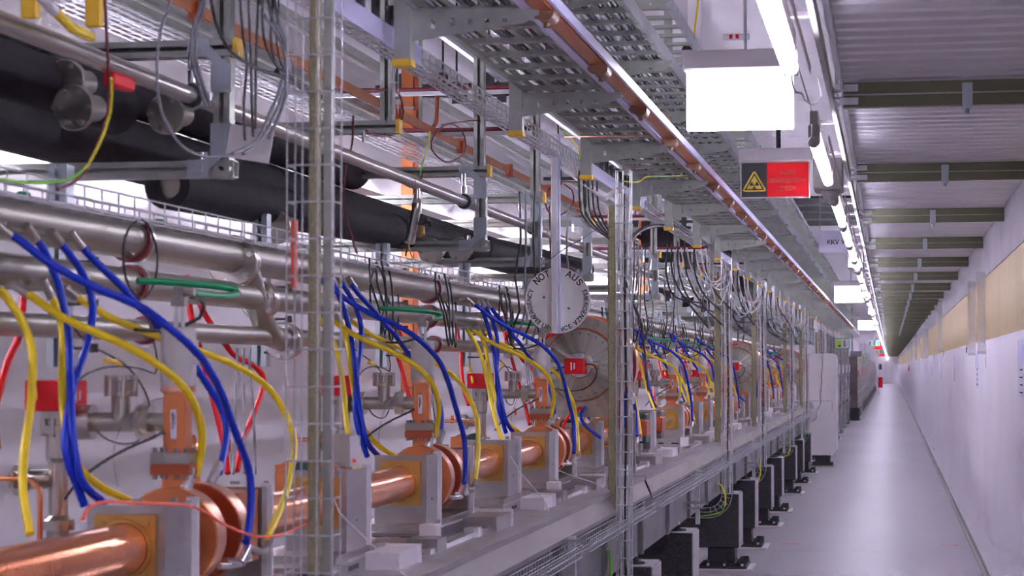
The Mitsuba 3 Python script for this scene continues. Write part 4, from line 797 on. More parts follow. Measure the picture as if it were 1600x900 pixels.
# hoses and cables as centre lines in metres; the hoses are relative to their coupler
HOSES = {
 'blue1': ('blue',0.006,[(-1.69,-0.31,1.763),(-1.663,-0.295,1.741),(-1.635,-0.282,1.716),(-1.601,-0.26,1.69),(-1.547,-0.212,1.656),(-1.511,-0.173,1.638),(-1.475,-0.135,1.616),(-1.425,-0.161,1.587),(-1.395,-0.12,1.553),(-1.375,-0.065,1.514),(-1.37,-0.007,1.475),(-1.364,0.039,1.431),(-1.359,0.071,1.387),(-1.353,0.114,1.335),(-1.348,0.154,1.286),(-1.342,0.156,1.238),(-1.335,0.125,1.173),(-1.33,0.084,1.132)]),
 'blue2': ('blue',0.006,[(-1.69,-0.188,1.763),(-1.682,-0.158,1.74),(-1.673,-0.138,1.705),(-1.664,-0.125,1.673),(-1.653,-0.121,1.627),(-1.645,-0.12,1.595),(-1.632,-0.139,1.543),(-1.617,-0.169,1.478),(-1.599,-0.205,1.409),(-1.588,-0.224,1.365),(-1.578,-0.233,1.324),(-1.567,-0.233,1.28),(-1.558,-0.201,1.251),(-1.55,-0.151,1.227)]),
 'blue3': ('blue',0.006,[(-1.69,-0.066,1.762),(-1.683,-0.025,1.737),(-1.676,0.01,1.712),(-1.67,0.034,1.686),(-1.663,0.051,1.653),(-1.657,0.046,1.626),(-1.649,0.016,1.585),(-1.639,-0.035,1.537),(-1.628,-0.109,1.484),(-1.618,-0.162,1.44),(-1.607,-0.21,1.39),(-1.597,-0.241,1.347),(-1.588,-0.24,1.305),(-1.58,-0.221,1.268),(-1.57,-0.205,1.225)]),
 'blue4': ('blue',0.006,[(-1.69,0.05,1.762),(-1.673,0.073,1.733),(-1.658,0.101,1.71),(-1.634,0.151,1.673),(-1.612,0.189,1.634),(-1.592,0.235,1.603),(-1.571,0.267,1.564),(-1.551,0.308,1.529),(-1.53,0.354,1.49),(-1.513,0.376,1.455),(-1.494,0.396,1.415),(-1.476,0.389,1.374),(-1.459,0.337,1.333),(-1.444,0.271,1.3),(-1.43,0.208,1.271)]),
 'yellow1': ('yellow',0.006,[(-1.71,-0.187,1.652),(-1.677,-0.185,1.63),(-1.626,-0.181,1.597),(-1.578,-0.167,1.574),(-1.535,-0.153,1.555),(-1.486,-0.141,1.53),(-1.44,-0.137,1.501),(-1.415,-0.093,1.469),(-1.4,-0.058,1.432),(-1.4,-0.014,1.396),(-1.4,0.007,1.359),(-1.41,0.025,1.315),(-1.42,0.026,1.275)]),
 'yellow2': ('yellow',0.006,[(-1.71,-0.059,1.653),(-1.7,-0.046,1.627),(-1.687,-0.05,1.59),(-1.671,-0.079,1.543),(-1.647,-0.139,1.472),(-1.622,-0.189,1.402),(-1.6,-0.216,1.339),(-1.584,-0.196,1.298),(-1.563,-0.129,1.256),(-1.54,-0.022,1.221)]),
 'yellow3': ('yellow',0.006,[(-1.71,0.059,1.654),(-1.689,0.106,1.632),(-1.667,0.16,1.608),(-1.642,0.23,1.589),(-1.611,0.328,1.566),(-1.571,0.471,1.537),(-1.542,0.58,1.514),(-1.507,0.708,1.474),(-1.484,0.77,1.436),(-1.463,0.797,1.392),(-1.442,0.794,1.345),(-1.423,0.751,1.3),(-1.392,0.605,1.234),(-1.365,0.456,1.184),(-1.33,0.237,1.13)]),
 'yellow4': ('yellow',0.006,[(-1.71,-0.298,1.651),(-1.698,-0.281,1.629),(-1.684,-0.267,1.602),(-1.669,-0.265,1.57),(-1.651,-0.278,1.529),(-1.625,-0.337,1.467),(-1.603,-0.394,1.419),(-1.585,-0.45,1.378),(-1.558,-0.526,1.323),(-1.532,-0.582,1.268),(-1.5,-0.625,1.204)]),
 'red1': ('red',0.006,[(-1.86,1.207,1.743),(-1.842,1.168,1.681),(-1.825,1.151,1.624),(-1.804,1.143,1.556),(-1.783,1.145,1.488),(-1.762,1.136,1.421),(-1.735,1.125,1.333),(-1.718,1.112,1.278),(-1.7,1.08,1.222)]),
 'red2': ('red',0.006,[(-1.86,1.284,1.741),(-1.841,1.259,1.67),(-1.827,1.297,1.624),(-1.809,1.369,1.567),(-1.796,1.431,1.529),(-1.782,1.545,1.505),(-1.77,1.61,1.469),(-1.758,1.55,1.424),(-1.741,1.419,1.363),(-1.721,1.262,1.298),(-1.7,1.154,1.226)]),
 'red3': ('red',0.006,[(-1.86,0.155,1.697),(-1.838,0.099,1.642),(-1.82,0.051,1.599),(-1.801,-0.01,1.555),(-1.78,-0.104,1.51),(-1.756,-0.193,1.459),(-1.729,-0.28,1.403),(-1.7,-0.328,1.343)]),
 'green1': ('green',0.006,[(-1.69,0.393,1.696),(-1.655,0.444,1.696),(-1.604,0.52,1.693),(-1.559,0.595,1.689),(-1.535,0.634,1.683),(-1.529,0.628,1.674),(-1.507,0.464,1.663),(-1.46,0.121,1.656)]),
 'grey0': ('greyhose',0.004,[(-1.78,1.399,1.55),(-1.762,1.34,1.488),(-1.742,1.267,1.419),(-1.711,1.164,1.319),(-1.68,1.067,1.222)]),
 'grey1': ('greyhose',0.004,[(-1.78,1.457,1.55),(-1.762,1.396,1.488),(-1.742,1.34,1.418),(-1.711,1.252,1.316),(-1.68,1.158,1.218)]),
 'grey2': ('greyhose',0.004,[(-1.78,1.515,1.551),(-1.762,1.454,1.487),(-1.741,1.414,1.417),(-1.711,1.342,1.313),(-1.68,1.253,1.213)]),
 'wire1': ('black',0.002,[(-1.68,-0.012,1.587),(-1.671,0.046,1.551),(-1.663,0.117,1.532),(-1.653,0.222,1.504),(-1.643,0.294,1.462),(-1.634,0.326,1.411),(-1.625,0.286,1.362),(-1.618,0.207,1.337),(-1.612,0.1,1.336),(-1.605,-0.008,1.351),(-1.6,-0.073,1.37)]),
 'wire2': ('black',0.002,[(-1.69,0.456,1.638),(-1.679,0.449,1.586),(-1.67,0.457,1.541),(-1.662,0.454,1.504),(-1.658,0.426,1.485),(-1.649,0.289,1.497),(-1.637,0.105,1.5),(-1.627,-0.025,1.491),(-1.62,-0.114,1.475)]),
 'wire3': ('black',0.003,[(-1.62,-0.188,1.236),(-1.588,-0.186,1.275),(-1.55,-0.162,1.309),(-1.512,-0.121,1.336),(-1.481,-0.079,1.354),(-1.46,-0.05,1.367)]),
 'wire4': ('steelwire',0.001,[(-1.6,0.053,1.248),(-1.579,-0.026,1.292),(-1.552,-0.088,1.348),(-1.522,-0.096,1.4),(-1.497,-0.054,1.428),(-1.478,-0.001,1.435),(-1.46,0.053,1.436)]),
 'loop1': ('black',0.003,[(-1.7,0.409,1.833),(-1.701,0.36,1.81),(-1.703,0.338,1.772),(-1.706,0.35,1.722),(-1.708,0.388,1.683),(-1.71,0.467,1.659),(-1.711,0.519,1.67),(-1.713,0.571,1.709),(-1.715,0.589,1.764),(-1.718,0.569,1.808),(-1.719,0.53,1.836),(-1.72,0.498,1.843)]),
 'cond': ('black',0.004,[(-1.6,0.139,1.58),(-1.567,0.188,1.578),(-1.525,0.253,1.592),(-1.502,0.28,1.608),(-1.485,0.26,1.631),(-1.472,0.193,1.646),(-1.46,0.109,1.648)]),
}
CABLES = {
 'k1': ('black',0.004,[(-1.42,4.151,2.323),(-1.42,4.156,2.282),(-1.42,4.187,2.239),(-1.42,4.274,2.197),(-1.42,4.378,2.185),(-1.42,4.53,2.183),(-1.42,4.683,2.19),(-1.42,4.977,2.18)]),
 'k2': ('black',0.003,[(-1.42,4.348,2.359),(-1.42,4.358,2.305),(-1.42,4.377,2.238),(-1.42,4.406,2.189),(-1.42,4.384,2.089),(-1.42,4.395,2.007)]),
 'k3': ('black',0.003,[(-1.42,4.417,2.372),(-1.42,4.418,2.304),(-1.42,4.434,2.204),(-1.42,4.445,2.081),(-1.42,4.456,2.022)]),
 'k4': ('black',0.003,[(-1.42,4.493,2.386),(-1.42,4.484,2.315),(-1.42,4.472,2.21),(-1.42,4.47,2.041)]),
 'k5': ('black',0.003,[(-1.42,4.517,2.391),(-1.42,4.518,2.333),(-1.42,4.529,2.262),(-1.42,4.585,2.223),(-1.42,4.693,2.2)]),
 'k6': ('black',0.003,[(-1.42,4.602,2.407),(-1.42,4.598,2.36),(-1.42,4.584,2.271),(-1.42,4.615,2.219),(-1.42,4.677,2.198)]),
 'k7': ('black',0.002,[(-1.42,4.648,2.415),(-1.42,4.644,2.338),(-1.42,4.624,2.289),(-1.42,4.651,2.232),(-1.42,4.704,2.197)]),
 'kb': ('black',0.008,[(-1.42,4.631,2.196),(-1.42,4.752,2.198),(-1.42,4.879,2.191),(-1.42,5.006,2.184)]),
 'g1': ('greyhose',0.004,[(-1.42,4.493,2.372),(-1.42,4.528,2.318),(-1.42,4.645,2.28),(-1.42,4.708,2.233),(-1.42,4.647,2.148),(-1.42,4.572,2.087),(-1.42,4.475,2.015),(-1.42,4.304,1.968)]),
 'g2': ('greyhose',0.004,[(-1.42,4.542,2.38),(-1.42,4.588,2.321),(-1.42,4.681,2.283),(-1.42,4.73,2.229),(-1.42,4.678,2.145),(-1.42,4.612,2.091),(-1.42,4.523,2.028),(-1.42,4.381,1.976)]),
 'g3': ('greyhose',0.004,[(-1.42,4.592,2.39),(-1.42,4.639,2.322),(-1.42,4.713,2.273),(-1.42,4.741,2.222),(-1.42,4.704,2.148),(-1.42,4.643,2.087),(-1.42,4.572,2.033)]),
 'g4': ('greyhose',0.003,[(-1.45,4.009,2.284),(-1.45,3.983,2.243),(-1.45,3.928,2.178),(-1.45,3.911,2.11),(-1.45,3.912,2.062),(-1.45,3.938,2.016),(-1.45,4.026,1.97),(-1.45,4.125,1.953),(-1.45,4.293,1.961),(-1.45,4.545,2.012),(-1.45,4.694,2.086)]),
 'g5': ('greyhose',0.004,[(-1.5,4.338,2.346),(-1.5,4.313,2.291),(-1.5,4.263,2.233),(-1.5,4.26,2.179),(-1.5,4.298,2.132),(-1.5,4.36,2.083)]),
 'g6': ('greyhose',0.004,[(-1.5,4.355,2.349),(-1.5,4.338,2.296),(-1.5,4.288,2.237),(-1.5,4.285,2.183),(-1.5,4.324,2.136),(-1.5,4.386,2.087)]),
 'er1': ('dkred',0.003,[(-1.52,3.8,2.248),(-1.526,3.822,2.226),(-1.547,3.888,2.142),(-1.562,3.936,2.084),(-1.568,3.954,2.06),(-1.576,3.967,2.022),(-1.585,3.962,1.983),(-1.592,3.946,1.951),(-1.606,3.919,1.893),(-1.612,3.878,1.87),(-1.62,3.817,1.851)]),
 'ey1': ('yelgreen',0.003,[(-1.5,3.793,2.066),(-1.511,3.825,2.035),(-1.521,3.843,2.006),(-1.533,3.844,1.968),(-1.544,3.833,1.933),(-1.556,3.816,1.898),(-1.567,3.775,1.87),(-1.578,3.709,1.856),(-1.597,3.611,1.846),(-1.62,3.495,1.845)]),
 'er2': ('dkred',0.003,[(-1.6,6.011,2.264),(-1.612,6.043,2.18),(-1.622,6.013,2.109),(-1.633,6.025,2.032),(-1.643,6.086,1.964),(-1.654,6.212,1.897),(-1.66,6.281,1.861)]),
 'er3': ('dkred',0.003,[(-1.6,6.948,2.176),(-1.622,6.953,2.098),(-1.65,6.975,1.999),(-1.68,7.036,1.891)]),
 'ey3': ('yelgreen',0.003,[(-1.6,7.068,2.335),(-1.61,7.071,2.279),(-1.625,7.028,2.188),(-1.646,7.047,2.072),(-1.663,7.031,1.976),(-1.672,7.05,1.925),(-1.68,7.144,1.885)]),
 'er4': ('dkred',0.004,[(-1.6,6.31,2.382),(-1.6,6.542,2.411),(-1.6,6.641,2.388),(-1.6,6.66,2.353),(-1.6,6.623,2.313),(-1.6,6.499,2.266),(-1.6,6.328,2.237),(-1.6,6.166,2.235)]),
 'er5': ('dkred',0.003,[(-1.6,8.594,2.539),(-1.6,8.166,2.504),(-1.6,7.656,2.439),(-1.6,7.312,2.384),(-1.6,7.13,2.326),(-1.6,7.089,2.276),(-1.6,7.258,2.252),(-1.6,7.424,2.263),(-1.6,7.621,2.307),(-1.6,7.692,2.357),(-1.6,7.62,2.398),(-1.6,7.446,2.404),(-1.6,7.258,2.38)]),
 'er6': ('dkred',0.004,[(-1.6,11.085,2.509),(-1.6,10.394,2.451),(-1.6,9.978,2.414),(-1.6,9.724,2.373),(-1.6,9.556,2.298),(-1.6,9.593,2.246),(-1.6,9.839,2.239),(-1.6,10.181,2.28),(-1.6,10.415,2.351),(-1.6,10.372,2.403),(-1.6,10.12,2.414)]),
 'kd': ('black',0.002,[(-1.35,8.016,1.909),(-1.408,8.959,2.027),(-1.455,9.857,2.132),(-1.5,10.795,2.26)]),
 'bc0': ('black',0.004,[(-1.25,8.293,2.301),(-1.228,8.145,2.204),(-1.207,8.057,2.119),(-1.189,8.181,2.071),(-1.169,8.474,2.048),(-1.149,8.751,2.01),(-1.12,8.651,1.889)]),
 'bc1': ('black',0.004,[(-1.25,8.418,2.302),(-1.23,8.28,2.215),(-1.208,8.184,2.129),(-1.189,8.291,2.079),(-1.169,8.548,2.047),(-1.149,8.767,2.003),(-1.12,8.651,1.889)]),
 'bc2': ('black',0.004,[(-1.25,8.547,2.303),(-1.232,8.421,2.227),(-1.209,8.316,2.139),(-1.189,8.405,2.086),(-1.168,8.624,2.047),(-1.148,8.781,1.995),(-1.12,8.651,1.889)]),
 'bc3': ('black',0.004,[(-1.25,8.68,2.304),(-1.234,8.567,2.239),(-1.21,8.454,2.149),(-1.19,8.524,2.095),(-1.168,8.7,2.046),(-1.147,8.794,1.987),(-1.12,8.651,1.889)]),
 'bc4': ('black',0.004,[(-1.25,8.816,2.305),(-1.237,8.721,2.252),(-1.211,8.599,2.16),(-1.191,8.649,2.103),(-1.167,8.779,2.045),(-1.145,8.805,1.98),(-1.12,8.651,1.889)]),
 'bh': ('black',0.012,[(-1.25,9.562,1.961),(-1.3,10.245,2.106),(-1.34,11.054,2.234),(-1.374,12.098,2.336),(-1.412,13.478,2.426),(-1.45,15.109,2.527)]),
 'bh2': ('black',0.006,[(-1.08,8.445,1.853),(-1.111,8.929,1.789),(-1.142,9.469,1.717),(-1.179,9.924,1.612),(-1.211,10.274,1.51),(-1.25,10.717,1.376)]),
 'bh3': ('black',0.005,[(-1.08,8.403,1.825),(-1.135,9.004,1.763),(-1.188,9.574,1.689),(-1.25,10.093,1.589)]),
 'wc0': ('whitecable',0.002,[(-1.3,8.059,2.382),(-1.28,8.017,2.321),(-1.263,8.052,2.278),(-1.242,8.22,2.252),(-1.217,8.489,2.238),(-1.199,8.753,2.246),(-1.187,8.913,2.279),(-1.174,8.94,2.241),(-1.13,8.647,2.08)]),
 'wc1': ('whitecable',0.002,[(-1.3,8.124,2.389),(-1.28,8.082,2.328),(-1.262,8.111,2.28),(-1.241,8.268,2.251),(-1.217,8.528,2.236),(-1.201,8.766,2.242),(-1.187,8.936,2.281),(-1.174,8.983,2.245),(-1.13,8.689,2.083)]),
 'wc2': ('whitecable',0.002,[(-1.3,8.19,2.396),(-1.28,8.148,2.334),(-1.261,8.172,2.282),(-1.24,8.316,2.25),(-1.218,8.568,2.234),(-1.203,8.78,2.237),(-1.188,8.959,2.283),(-1.173,9.026,2.248),(-1.13,8.731,2.086)]),
 'wc3': ('whitecable',0.002,[(-1.3,8.257,2.403),(-1.28,8.216,2.341),(-1.26,8.234,2.283),(-1.24,8.366,2.249),(-1.218,8.607,2.231),(-1.205,8.794,2.233),(-1.188,8.982,2.285),(-1.173,9.068,2.252),(-1.13,8.774,2.089)]),
 'wc4': ('whitecable',0.002,[(-1.3,8.325,2.41),(-1.281,8.285,2.348),(-1.259,8.297,2.285),(-1.239,8.416,2.248),(-1.218,8.648,2.229),(-1.207,8.807,2.228),(-1.188,9.005,2.287),(-1.173,9.111,2.255),(-1.13,8.818,2.091)]),
 'wc5': ('whitecable',0.002,[(-1.3,8.394,2.418),(-1.281,8.355,2.355),(-1.258,8.361,2.287),(-1.238,8.466,2.247),(-1.218,8.688,2.227),(-1.209,8.82,2.224),(-1.188,9.027,2.289),(-1.173,9.154,2.259),(-1.13,8.862,2.094)]),
 'yg1': ('yelgreen',0.003,[(-1.1,8.503,2.277),(-1.064,8.763,2.297),(-1.04,8.912,2.333),(-0.993,9.34,2.374),(-0.95,9.807,2.416),(-0.912,10.242,2.426),(-0.897,10.413,2.455),(-0.88,10.288,2.482)]),
 'yg2': ('yelgreen',0.003,[(-1.0,9.221,2.421),(-0.969,9.04,2.44),(-0.938,9.098,2.434),(-0.913,9.161,2.443),(-0.88,9.005,2.463)]),
 'yg0': ('yelgreen',0.003,[(-1.15,7.173,2.349),(-1.133,7.283,2.327),(-1.112,7.38,2.29),(-1.1,7.298,2.246)]),
 'cw': ('copperwire',0.003,[(-1.1,6.93,2.289),(-1.024,7.343,2.336),(-0.911,8.213,2.433),(-0.895,8.351,2.461),(-0.879,8.301,2.486),(-0.86,8.1,2.501)]),
 'ww1': ('whitecable',0.002,[(-1.3,4.718,1.186),(-1.285,4.71,1.156),(-1.256,4.777,1.106),(-1.226,4.849,1.055),(-1.206,4.908,1.018),(-1.18,4.99,0.972)]),
 'ww2': ('whitecable',0.002,[(-1.32,7.128,1.186),(-1.291,7.185,1.12),(-1.257,7.321,1.045),(-1.226,7.39,0.971),(-1.191,7.232,0.891),(-1.16,6.99,0.835)]),
 'ww3': ('whitecable',0.002,[(-1.32,8.192,1.081),(-1.26,8.264,1.052),(-1.195,8.356,1.022),(-1.14,8.401,0.986)]),
 'or': ('orangewire',0.003,[(-1.37,3.345,1.237),(-1.366,3.368,1.257),(-1.361,3.43,1.262),(-1.349,3.605,1.248),(-1.339,3.784,1.233),(-1.333,3.881,1.213),(-1.326,3.998,1.177),(-1.317,4.164,1.143),(-1.31,4.325,1.133),(-1.304,4.453,1.142),(-1.3,4.543,1.15)]),
 'wloop': ('whitecable',0.003,[(-0.27,5.849,2.339),(-0.265,5.784,2.297),(-0.262,5.902,2.289),(-0.259,6.237,2.328),(-0.256,6.449,2.335),(-0.253,6.903,2.379),(-0.251,7.456,2.455),(-0.247,7.714,2.517),(-0.24,7.155,2.506)]),
}

# hoses and wires of each coupler
HM = dict(blue='mat_blue', yellow='mat_yellow', red='mat_red', green='mat_green', greyhose='mat_grey_hose', black='mat_black', steelwire='mat_galv')
WORDS = dict(blue1='outer blue hose arching down to the chrome elbow', blue2='blue water hose hanging right of the red box', blue3='second blue water hose hanging left of the waveguide', yellow4='yellow water hose hanging in front of the red box', blue4='inner blue water hose passing behind the pale cylinder',
             yellow1='inner yellow water hose crossing in front of the pale cylinder', yellow2='yellow water hose hanging left of the waveguide', yellow3='outer yellow water hose arching behind the pale cylinder', red1='red hose behind the waveguide, left of two', red2='red hose bowing out behind the waveguide',
             red3='red hose behind the red box', green1='green air hose bent back over the pale cylinder', grey0='left grey tube below the lowest pipe', grey1='middle grey tube below the lowest pipe', grey2='right grey tube below the lowest pipe', wire1='thin black wire loop around the vacuum cross', wire2='thin black wire to the red box',
             wire3='black cable rising to the waveguide', wire4='thin steel coloured wire to the waveguide', loop1='black cable loop hanging over the upper pipe', cond='short dark hose curled beside the pale cylinder')
hd = {}
for nm, (col, r, pts) in HOSES.items():
    hd[nm] = B().tube(pts, r * 1.4 if r > .004 else r, 9 if r > .004 else 6, .02).ply(HM[col])
for i, yc in enumerate(YC):
    if i == 0: continue
    for nm in HOSES:
        if i > 9 and nm in ('wire1', 'wire2', 'wire4', 'cond'): continue
        col = HOSES[nm][0]
        kind = 'hose' if HOSES[nm][1] > .0042 else 'cable'
        s = 1 + .05 * math.sin(i * 2.3 + len(nm) * 1.7)
        at = T().translate([0, yc, 0]) if i == 1 else T().translate([-1.45, yc + .02 * math.sin(i * 3 + len(nm)), 1.25]).scale([1, 1 + .35 * (s - 1) * 5 * .3, 1]).translate([1.45, 0, -1.25])
        k_ = thing({'greyhose': 'grey', 'steelwire': 'steel'}.get(col, col) + '_' + kind, f'{WORDS[nm]} at the {nth(i)} copper coupler', kind, f'{col if col not in ("greyhose", "steelwire") else "grey"} {kind}s on the couplers')
        put(k_, hd[nm], at)
        if nm == 'wire2': pass
    # valves on the manifolds where the hoses start
    t = thing('hose_taps', near(i, 'cluster of steel hose nipples on the water pipes'), 'fitting', 'hose nipple clusters on the water pipes')
    for p in ('blue1', 'blue2', 'blue3', 'blue4', 'yellow1', 'yellow2', 'yellow3'):
        def tap():
            x, y, z = HOSES[p][2][0]; x2, y2, z2 = HOSES[p][2][1]
            d = np.array([x2 - x, y2 - y, z2 - z]); d /= np.linalg.norm(d)
            return B().cyl(np.array([x, y, z]) - d * .03, np.array([x, y, z]) + d * .012, .0105, 8).cyl((x - .06, y, z + .012), (x - .005, y, z + .012), .009, 8).ply('mat_stainless_matt')
        part(t, 'nipple', memo('tap' + p, tap), (0, yc, 0))
    part(t, 'grey_block', memo('gblk', lambda: B().box(-1.79, -1.76, .92, 1.02, 1.545, 1.57).cyl((-1.775, .94, 1.54), (-1.775, .94, 1.575), .008, 6).cyl((-1.775, .98, 1.54), (-1.775, .98, 1.575), .008, 6).ply('mat_stainless')), (0, yc, 0))
    k_ = thing('cable_tag', near(i, 'orange yellow sleeve on a thin black wire behind the hoses'), 'tag', 'yellow sleeves on the wires')
    put(k_, memo('ytag', lambda: B().tube([(-1.66, .22, 1.502), (-1.655, .17, 1.512), (-1.65, .10, 1.513)], .006, 8).ply('mat_tag_yellow')), (0, yc, 0))
    k_ = thing('cable_tag', near(i, 'orange yellow sleeve hanging by the red box'), 'tag', 'yellow sleeves on the wires')
    put(k_, memo('ytag2', lambda: B().tube([(-1.76, -.01, 1.508), (-1.745, -.03, 1.47), (-1.735, -.05, 1.432)], .006, 8).ply('mat_tag_yellow')), (0, yc - .02, 0))
    k_ = thing('wall_sticker', near(i, 'small orange sticker on the left wall'), 'sticker', 'orange stickers on the left wall')
    put(k_, memo('stk', lambda: B().box(-2.752, -2.748, 4.2, 4.28, 1.14, 1.19).ply('mat_orange_wire')), (0, yc, 0))

# round pulse compressors
def bolts_ring(b, c, r, n, rad, y0, y1):
    for k in range(n):
        a = 2 * math.pi * k / n; x, z = c[0] + r * math.cos(a), c[1] + r * math.sin(a)
        b.cyl((x, y0, z), (x, y1, z), rad, 6)
    return b
PCX, PCZ = -1.43, 1.508
for i, yc in enumerate((9.45, 19.3, 29.1)):
    w_ = ('nearest', 'second', 'farthest')[i]
    t = thing('pulse_compressor', f'large round grey metal cavity with a copper rim over the beam line, {w_} of three', 'cavity', 'round cavities over the beam line')
    c = (PCX, yc, PCZ)
    part(t, 'drum', memo('pd', lambda: B().lathe([(.0, .10), (.228, .10), (.228, .125)], (0, 0, 0), (0, 1, 0), 56).lathe([(.20, .125), (.20, .36)], (0, 0, 0), (0, 1, 0), 48).ply('mat_turned_steel')), c)
    part(t, 'front_plate', memo('pfp', lambda: B().box(-.17, .16, .09, .10, -.245, -.10).ply('mat_turned_steel')), c)
    part(t, 'copper_rim', memo('pr', lambda: B().lathe([(.226, .098), (.234, .098), (.236, .115), (.236, .145), (.226, .147)], (0, 0, 0), (0, 1, 0), 56).lathe([(.215, .30), (.236, .30), (.240, .315), (.240, .36), (.2, .362), (0, .362)], (0, 0, 0), (0, 1, 0), 56).ply('mat_copper')), c, 'copper rim')
    part(t, 'front_cover', memo('pc', lambda: B().lathe([(0, .05), (.06, .05), (.062, .058), (.165, .066), (.168, .072), (.168, .10)], (0, 0, 0), (0, 1, 0), 48).ply('mat_turned_steel')), c, 'turned steel cover')
    part(t, 'front_cover__seam', memo('pcs', lambda: B().lathe([(.168, .09), (.176, .09), (.176, .1)], (0, 0, 0), (0, 1, 0), 48).ply('mat_copper_dark')), c, 'dark copper seam')
    part(t, 'front_cover__bolts', memo('pb', lambda: bolts_ring(bolts_ring(B(), (0, 0), .150, 24, .006, .055, .07), (0, 0), .205, 16, .006, .09, .102).ply('mat_alu_dark')), c)
    part(t, 'front_cover__hub', memo('ph', lambda: bolts_ring(B().lathe([(0, 0), (.03, 0), (.03, .02), (.058, .022), (.058, .05), (.03, .052)], (0, .0, 0), (0, 1, 0), 24), (0, 0), .048, 10, .007, .01, .024).cyl((.03, .02, .0), (.10, .02, .0), .016, 10).cyl((-.15, .02, 0), (-.03, .02, 0), .012, 10).ply('mat_chrome')), c, 'bright hub flange')
    part(t, 'hose', memo('phr', lambda: B().tube([(.01, .08, .205), (-.03, .02, .195), (-.08, -.02, .165), (-.14, -.05, .13), (-.18, -.05, .11)], .008, 9, .02).tube([(.0, .08, -.20), (-.03, .02, -.22), (-.06, .0, -.26), (-.08, 0, -.31)], .008, 9, .02).tube([(.16, .2, .0), (.185, .2, .02), (.20, .2, -.02), (.19, .2, -.08), (.175, .2, -.16), (.17, .2, -.3)], .008, 9, .02).ply('mat_red')), c, 'red water hoses')
    part(t, 'hose', memo('phb', lambda: B().tube([(.02, .08, -.20), (.01, .02, -.23), (.02, .02, -.27), (.06, .03, -.31), (.10, .04, -.34)], .008, 9, .02).tube([(.17, .22, .07), (.205, .2, .06), (.22, .2, .0), (.21, .2, -.08), (.195, .2, -.16), (.19, .2, -.3)], .008, 9, .02).ply('mat_blue')), c, 'blue water hoses')
    part(t, 'wire', memo('phw', lambda: B().tube([(.035, .0, .005), (.075, .0, .0), (.09, -.01, -.03), (.07, -.01, -.08), (.02, -.01, -.115), (-.05, -.01, -.12), (-.11, -.01, -.11)], .003, 6, .02).tube([(-.03, 0, 0), (-.07, -.02, -.01), (-.11, -.02, -.03), (-.15, 0, -.05)], .003, 6, .02).ply('mat_black')), c, 'thin black wires')
    part(t, 'pump_box', memo('phx', lambda: B().mesh(soft(-.052, .037, -.09, -.01, -.042, .030, .003)).ply('mat_red_box')), c, 'red box in the middle')
    b = B()
    for k, (w2, h_) in enumerate((('HIGH', .013), ('VOLT', .013))): pass
    part(t, 'pump_box__print', memo('php', lambda: B().box(-.022, -.016, -.0915, -.09, -.025, .012).box(-.008, -.002, -.0915, -.09, -.02, .01).ply('mat_white')), c)
    part(t, 'stand', memo('pst', lambda: B().box(-.16, -.13, .12, .16, -.53, -.2).box(.13, .15, .12, .16, -.53, -.2).ply('mat_aluminium')), c)
    # white bracketed stand with small valves right behind it
    t = thing('valve_stand', f'pale aluminium stand with a square valve on top, next to the {w_} round cavity', 'stand', 'valve stands beside the round cavities')
    o = (-1.285, yc + .55, 0)
    part(t, 'column', memo('vsc', lambda: B().box(-.04, .03, 0, .05, .975, 1.285).box(.03, .045, -.01, .08, 1.27, 1.285).box(.03, .045, .06, .08, .975, 1.285).box(.03, .045, -.01, .01, .975, 1.285).ply('mat_aluminium')), o)
    part(t, 'valve', memo('vsv', lambda: B().mesh(soft(-.045, .045, -.03, .06, 1.315, 1.37, .003)).box(-.02, .02, 0, .03, 1.285, 1.32).ply('mat_putty')), o, 'square grey valve')
    part(t, 'fittings', memo('vsf', lambda: B().cyl((-.02, 0, 1.37), (-.02, 0, 1.40), .012, 8).cyl((.02, 0, 1.37), (.02, 0, 1.425), .010, 8).box(-.01, .04, .01, .03, 1.38, 1.43).ply('mat_brass')), o, 'brass fittings')
for i, y in enumerate((11.6, 12.4, 21.9, 22.7)):
    t = thing('beam_magnet', near(i + 1, 'small square magnet block on the beam pipe between two copper tubes'), 'magnet', 'magnets on the beam pipe')
    part(t, 'yoke', B().mesh(soft(BX - .085, BX + .085, y, y + .16, BZ - .085, BZ + .085, .008)).ply('mat_machine' if i % 2 else 'mat_dark_green'))
    part(t, 'coil', B().mesh(soft(BX - .06, BX + .09, y - .02, y + .18, BZ - .05, BZ + .05, .01)).ply('mat_copper_dark'))
    part(t, 'pedestal', B().box(BX - .05, BX + .05, y + .03, y + .13, GT, BZ - .08).ply('mat_aluminium'))
for i, a in enumerate((10.9, 20.65)):
    single('beam_pipe', B().cyl((BX, a + 2.0 - 1.9, BZ), (BX, a + 2.95, BZ), .018, 14).ply('mat_stainless'), near(i + 1, 'slim steel beam pipe in the gap between copper tubes'), 'pipe', 'slim beam pipes')

# ------------------------------------------------------------------ the round emergency plate
t = thing('emergency_plate', 'large round white plate with emergency words in four languages, hung on a white square pole', 'sign')
DX, DY, DZ, DR = -1.432, 8.86, 1.79, .146
part(t, 'disc', B().lathe([(0, 0), (DR - .002, 0), (DR, .002), (DR, .006), (0, .006)], (DX, DY, DZ), (0, 1, 0), 48).ply('mat_disc_white'))
b = B()
def ring_text(word, a0, a1, h, top=True):
    n = len(word)
    for k, ch in enumerate(word):
        a = math.radians(a0 + (a1 - a0) * (k / max(1, n - 1)))   # from +x, ccw seen from -y
        r = DR * .865
        text_xz(b, ch, h, DX + r * math.cos(a), DY, DZ + r * math.sin(a), -(a - math.pi / 2) if top else -(a + math.pi / 2), .001)
ring_text('NOT', 137, 112, .028); ring_text('AUS', 66, 39, .028)
ring_text('EMERGENCY', 228, 160, .0195); ring_text('EMERGENZA', 18, -51, .0195); ring_text('URGENCE', 241, 296, .0195, False)
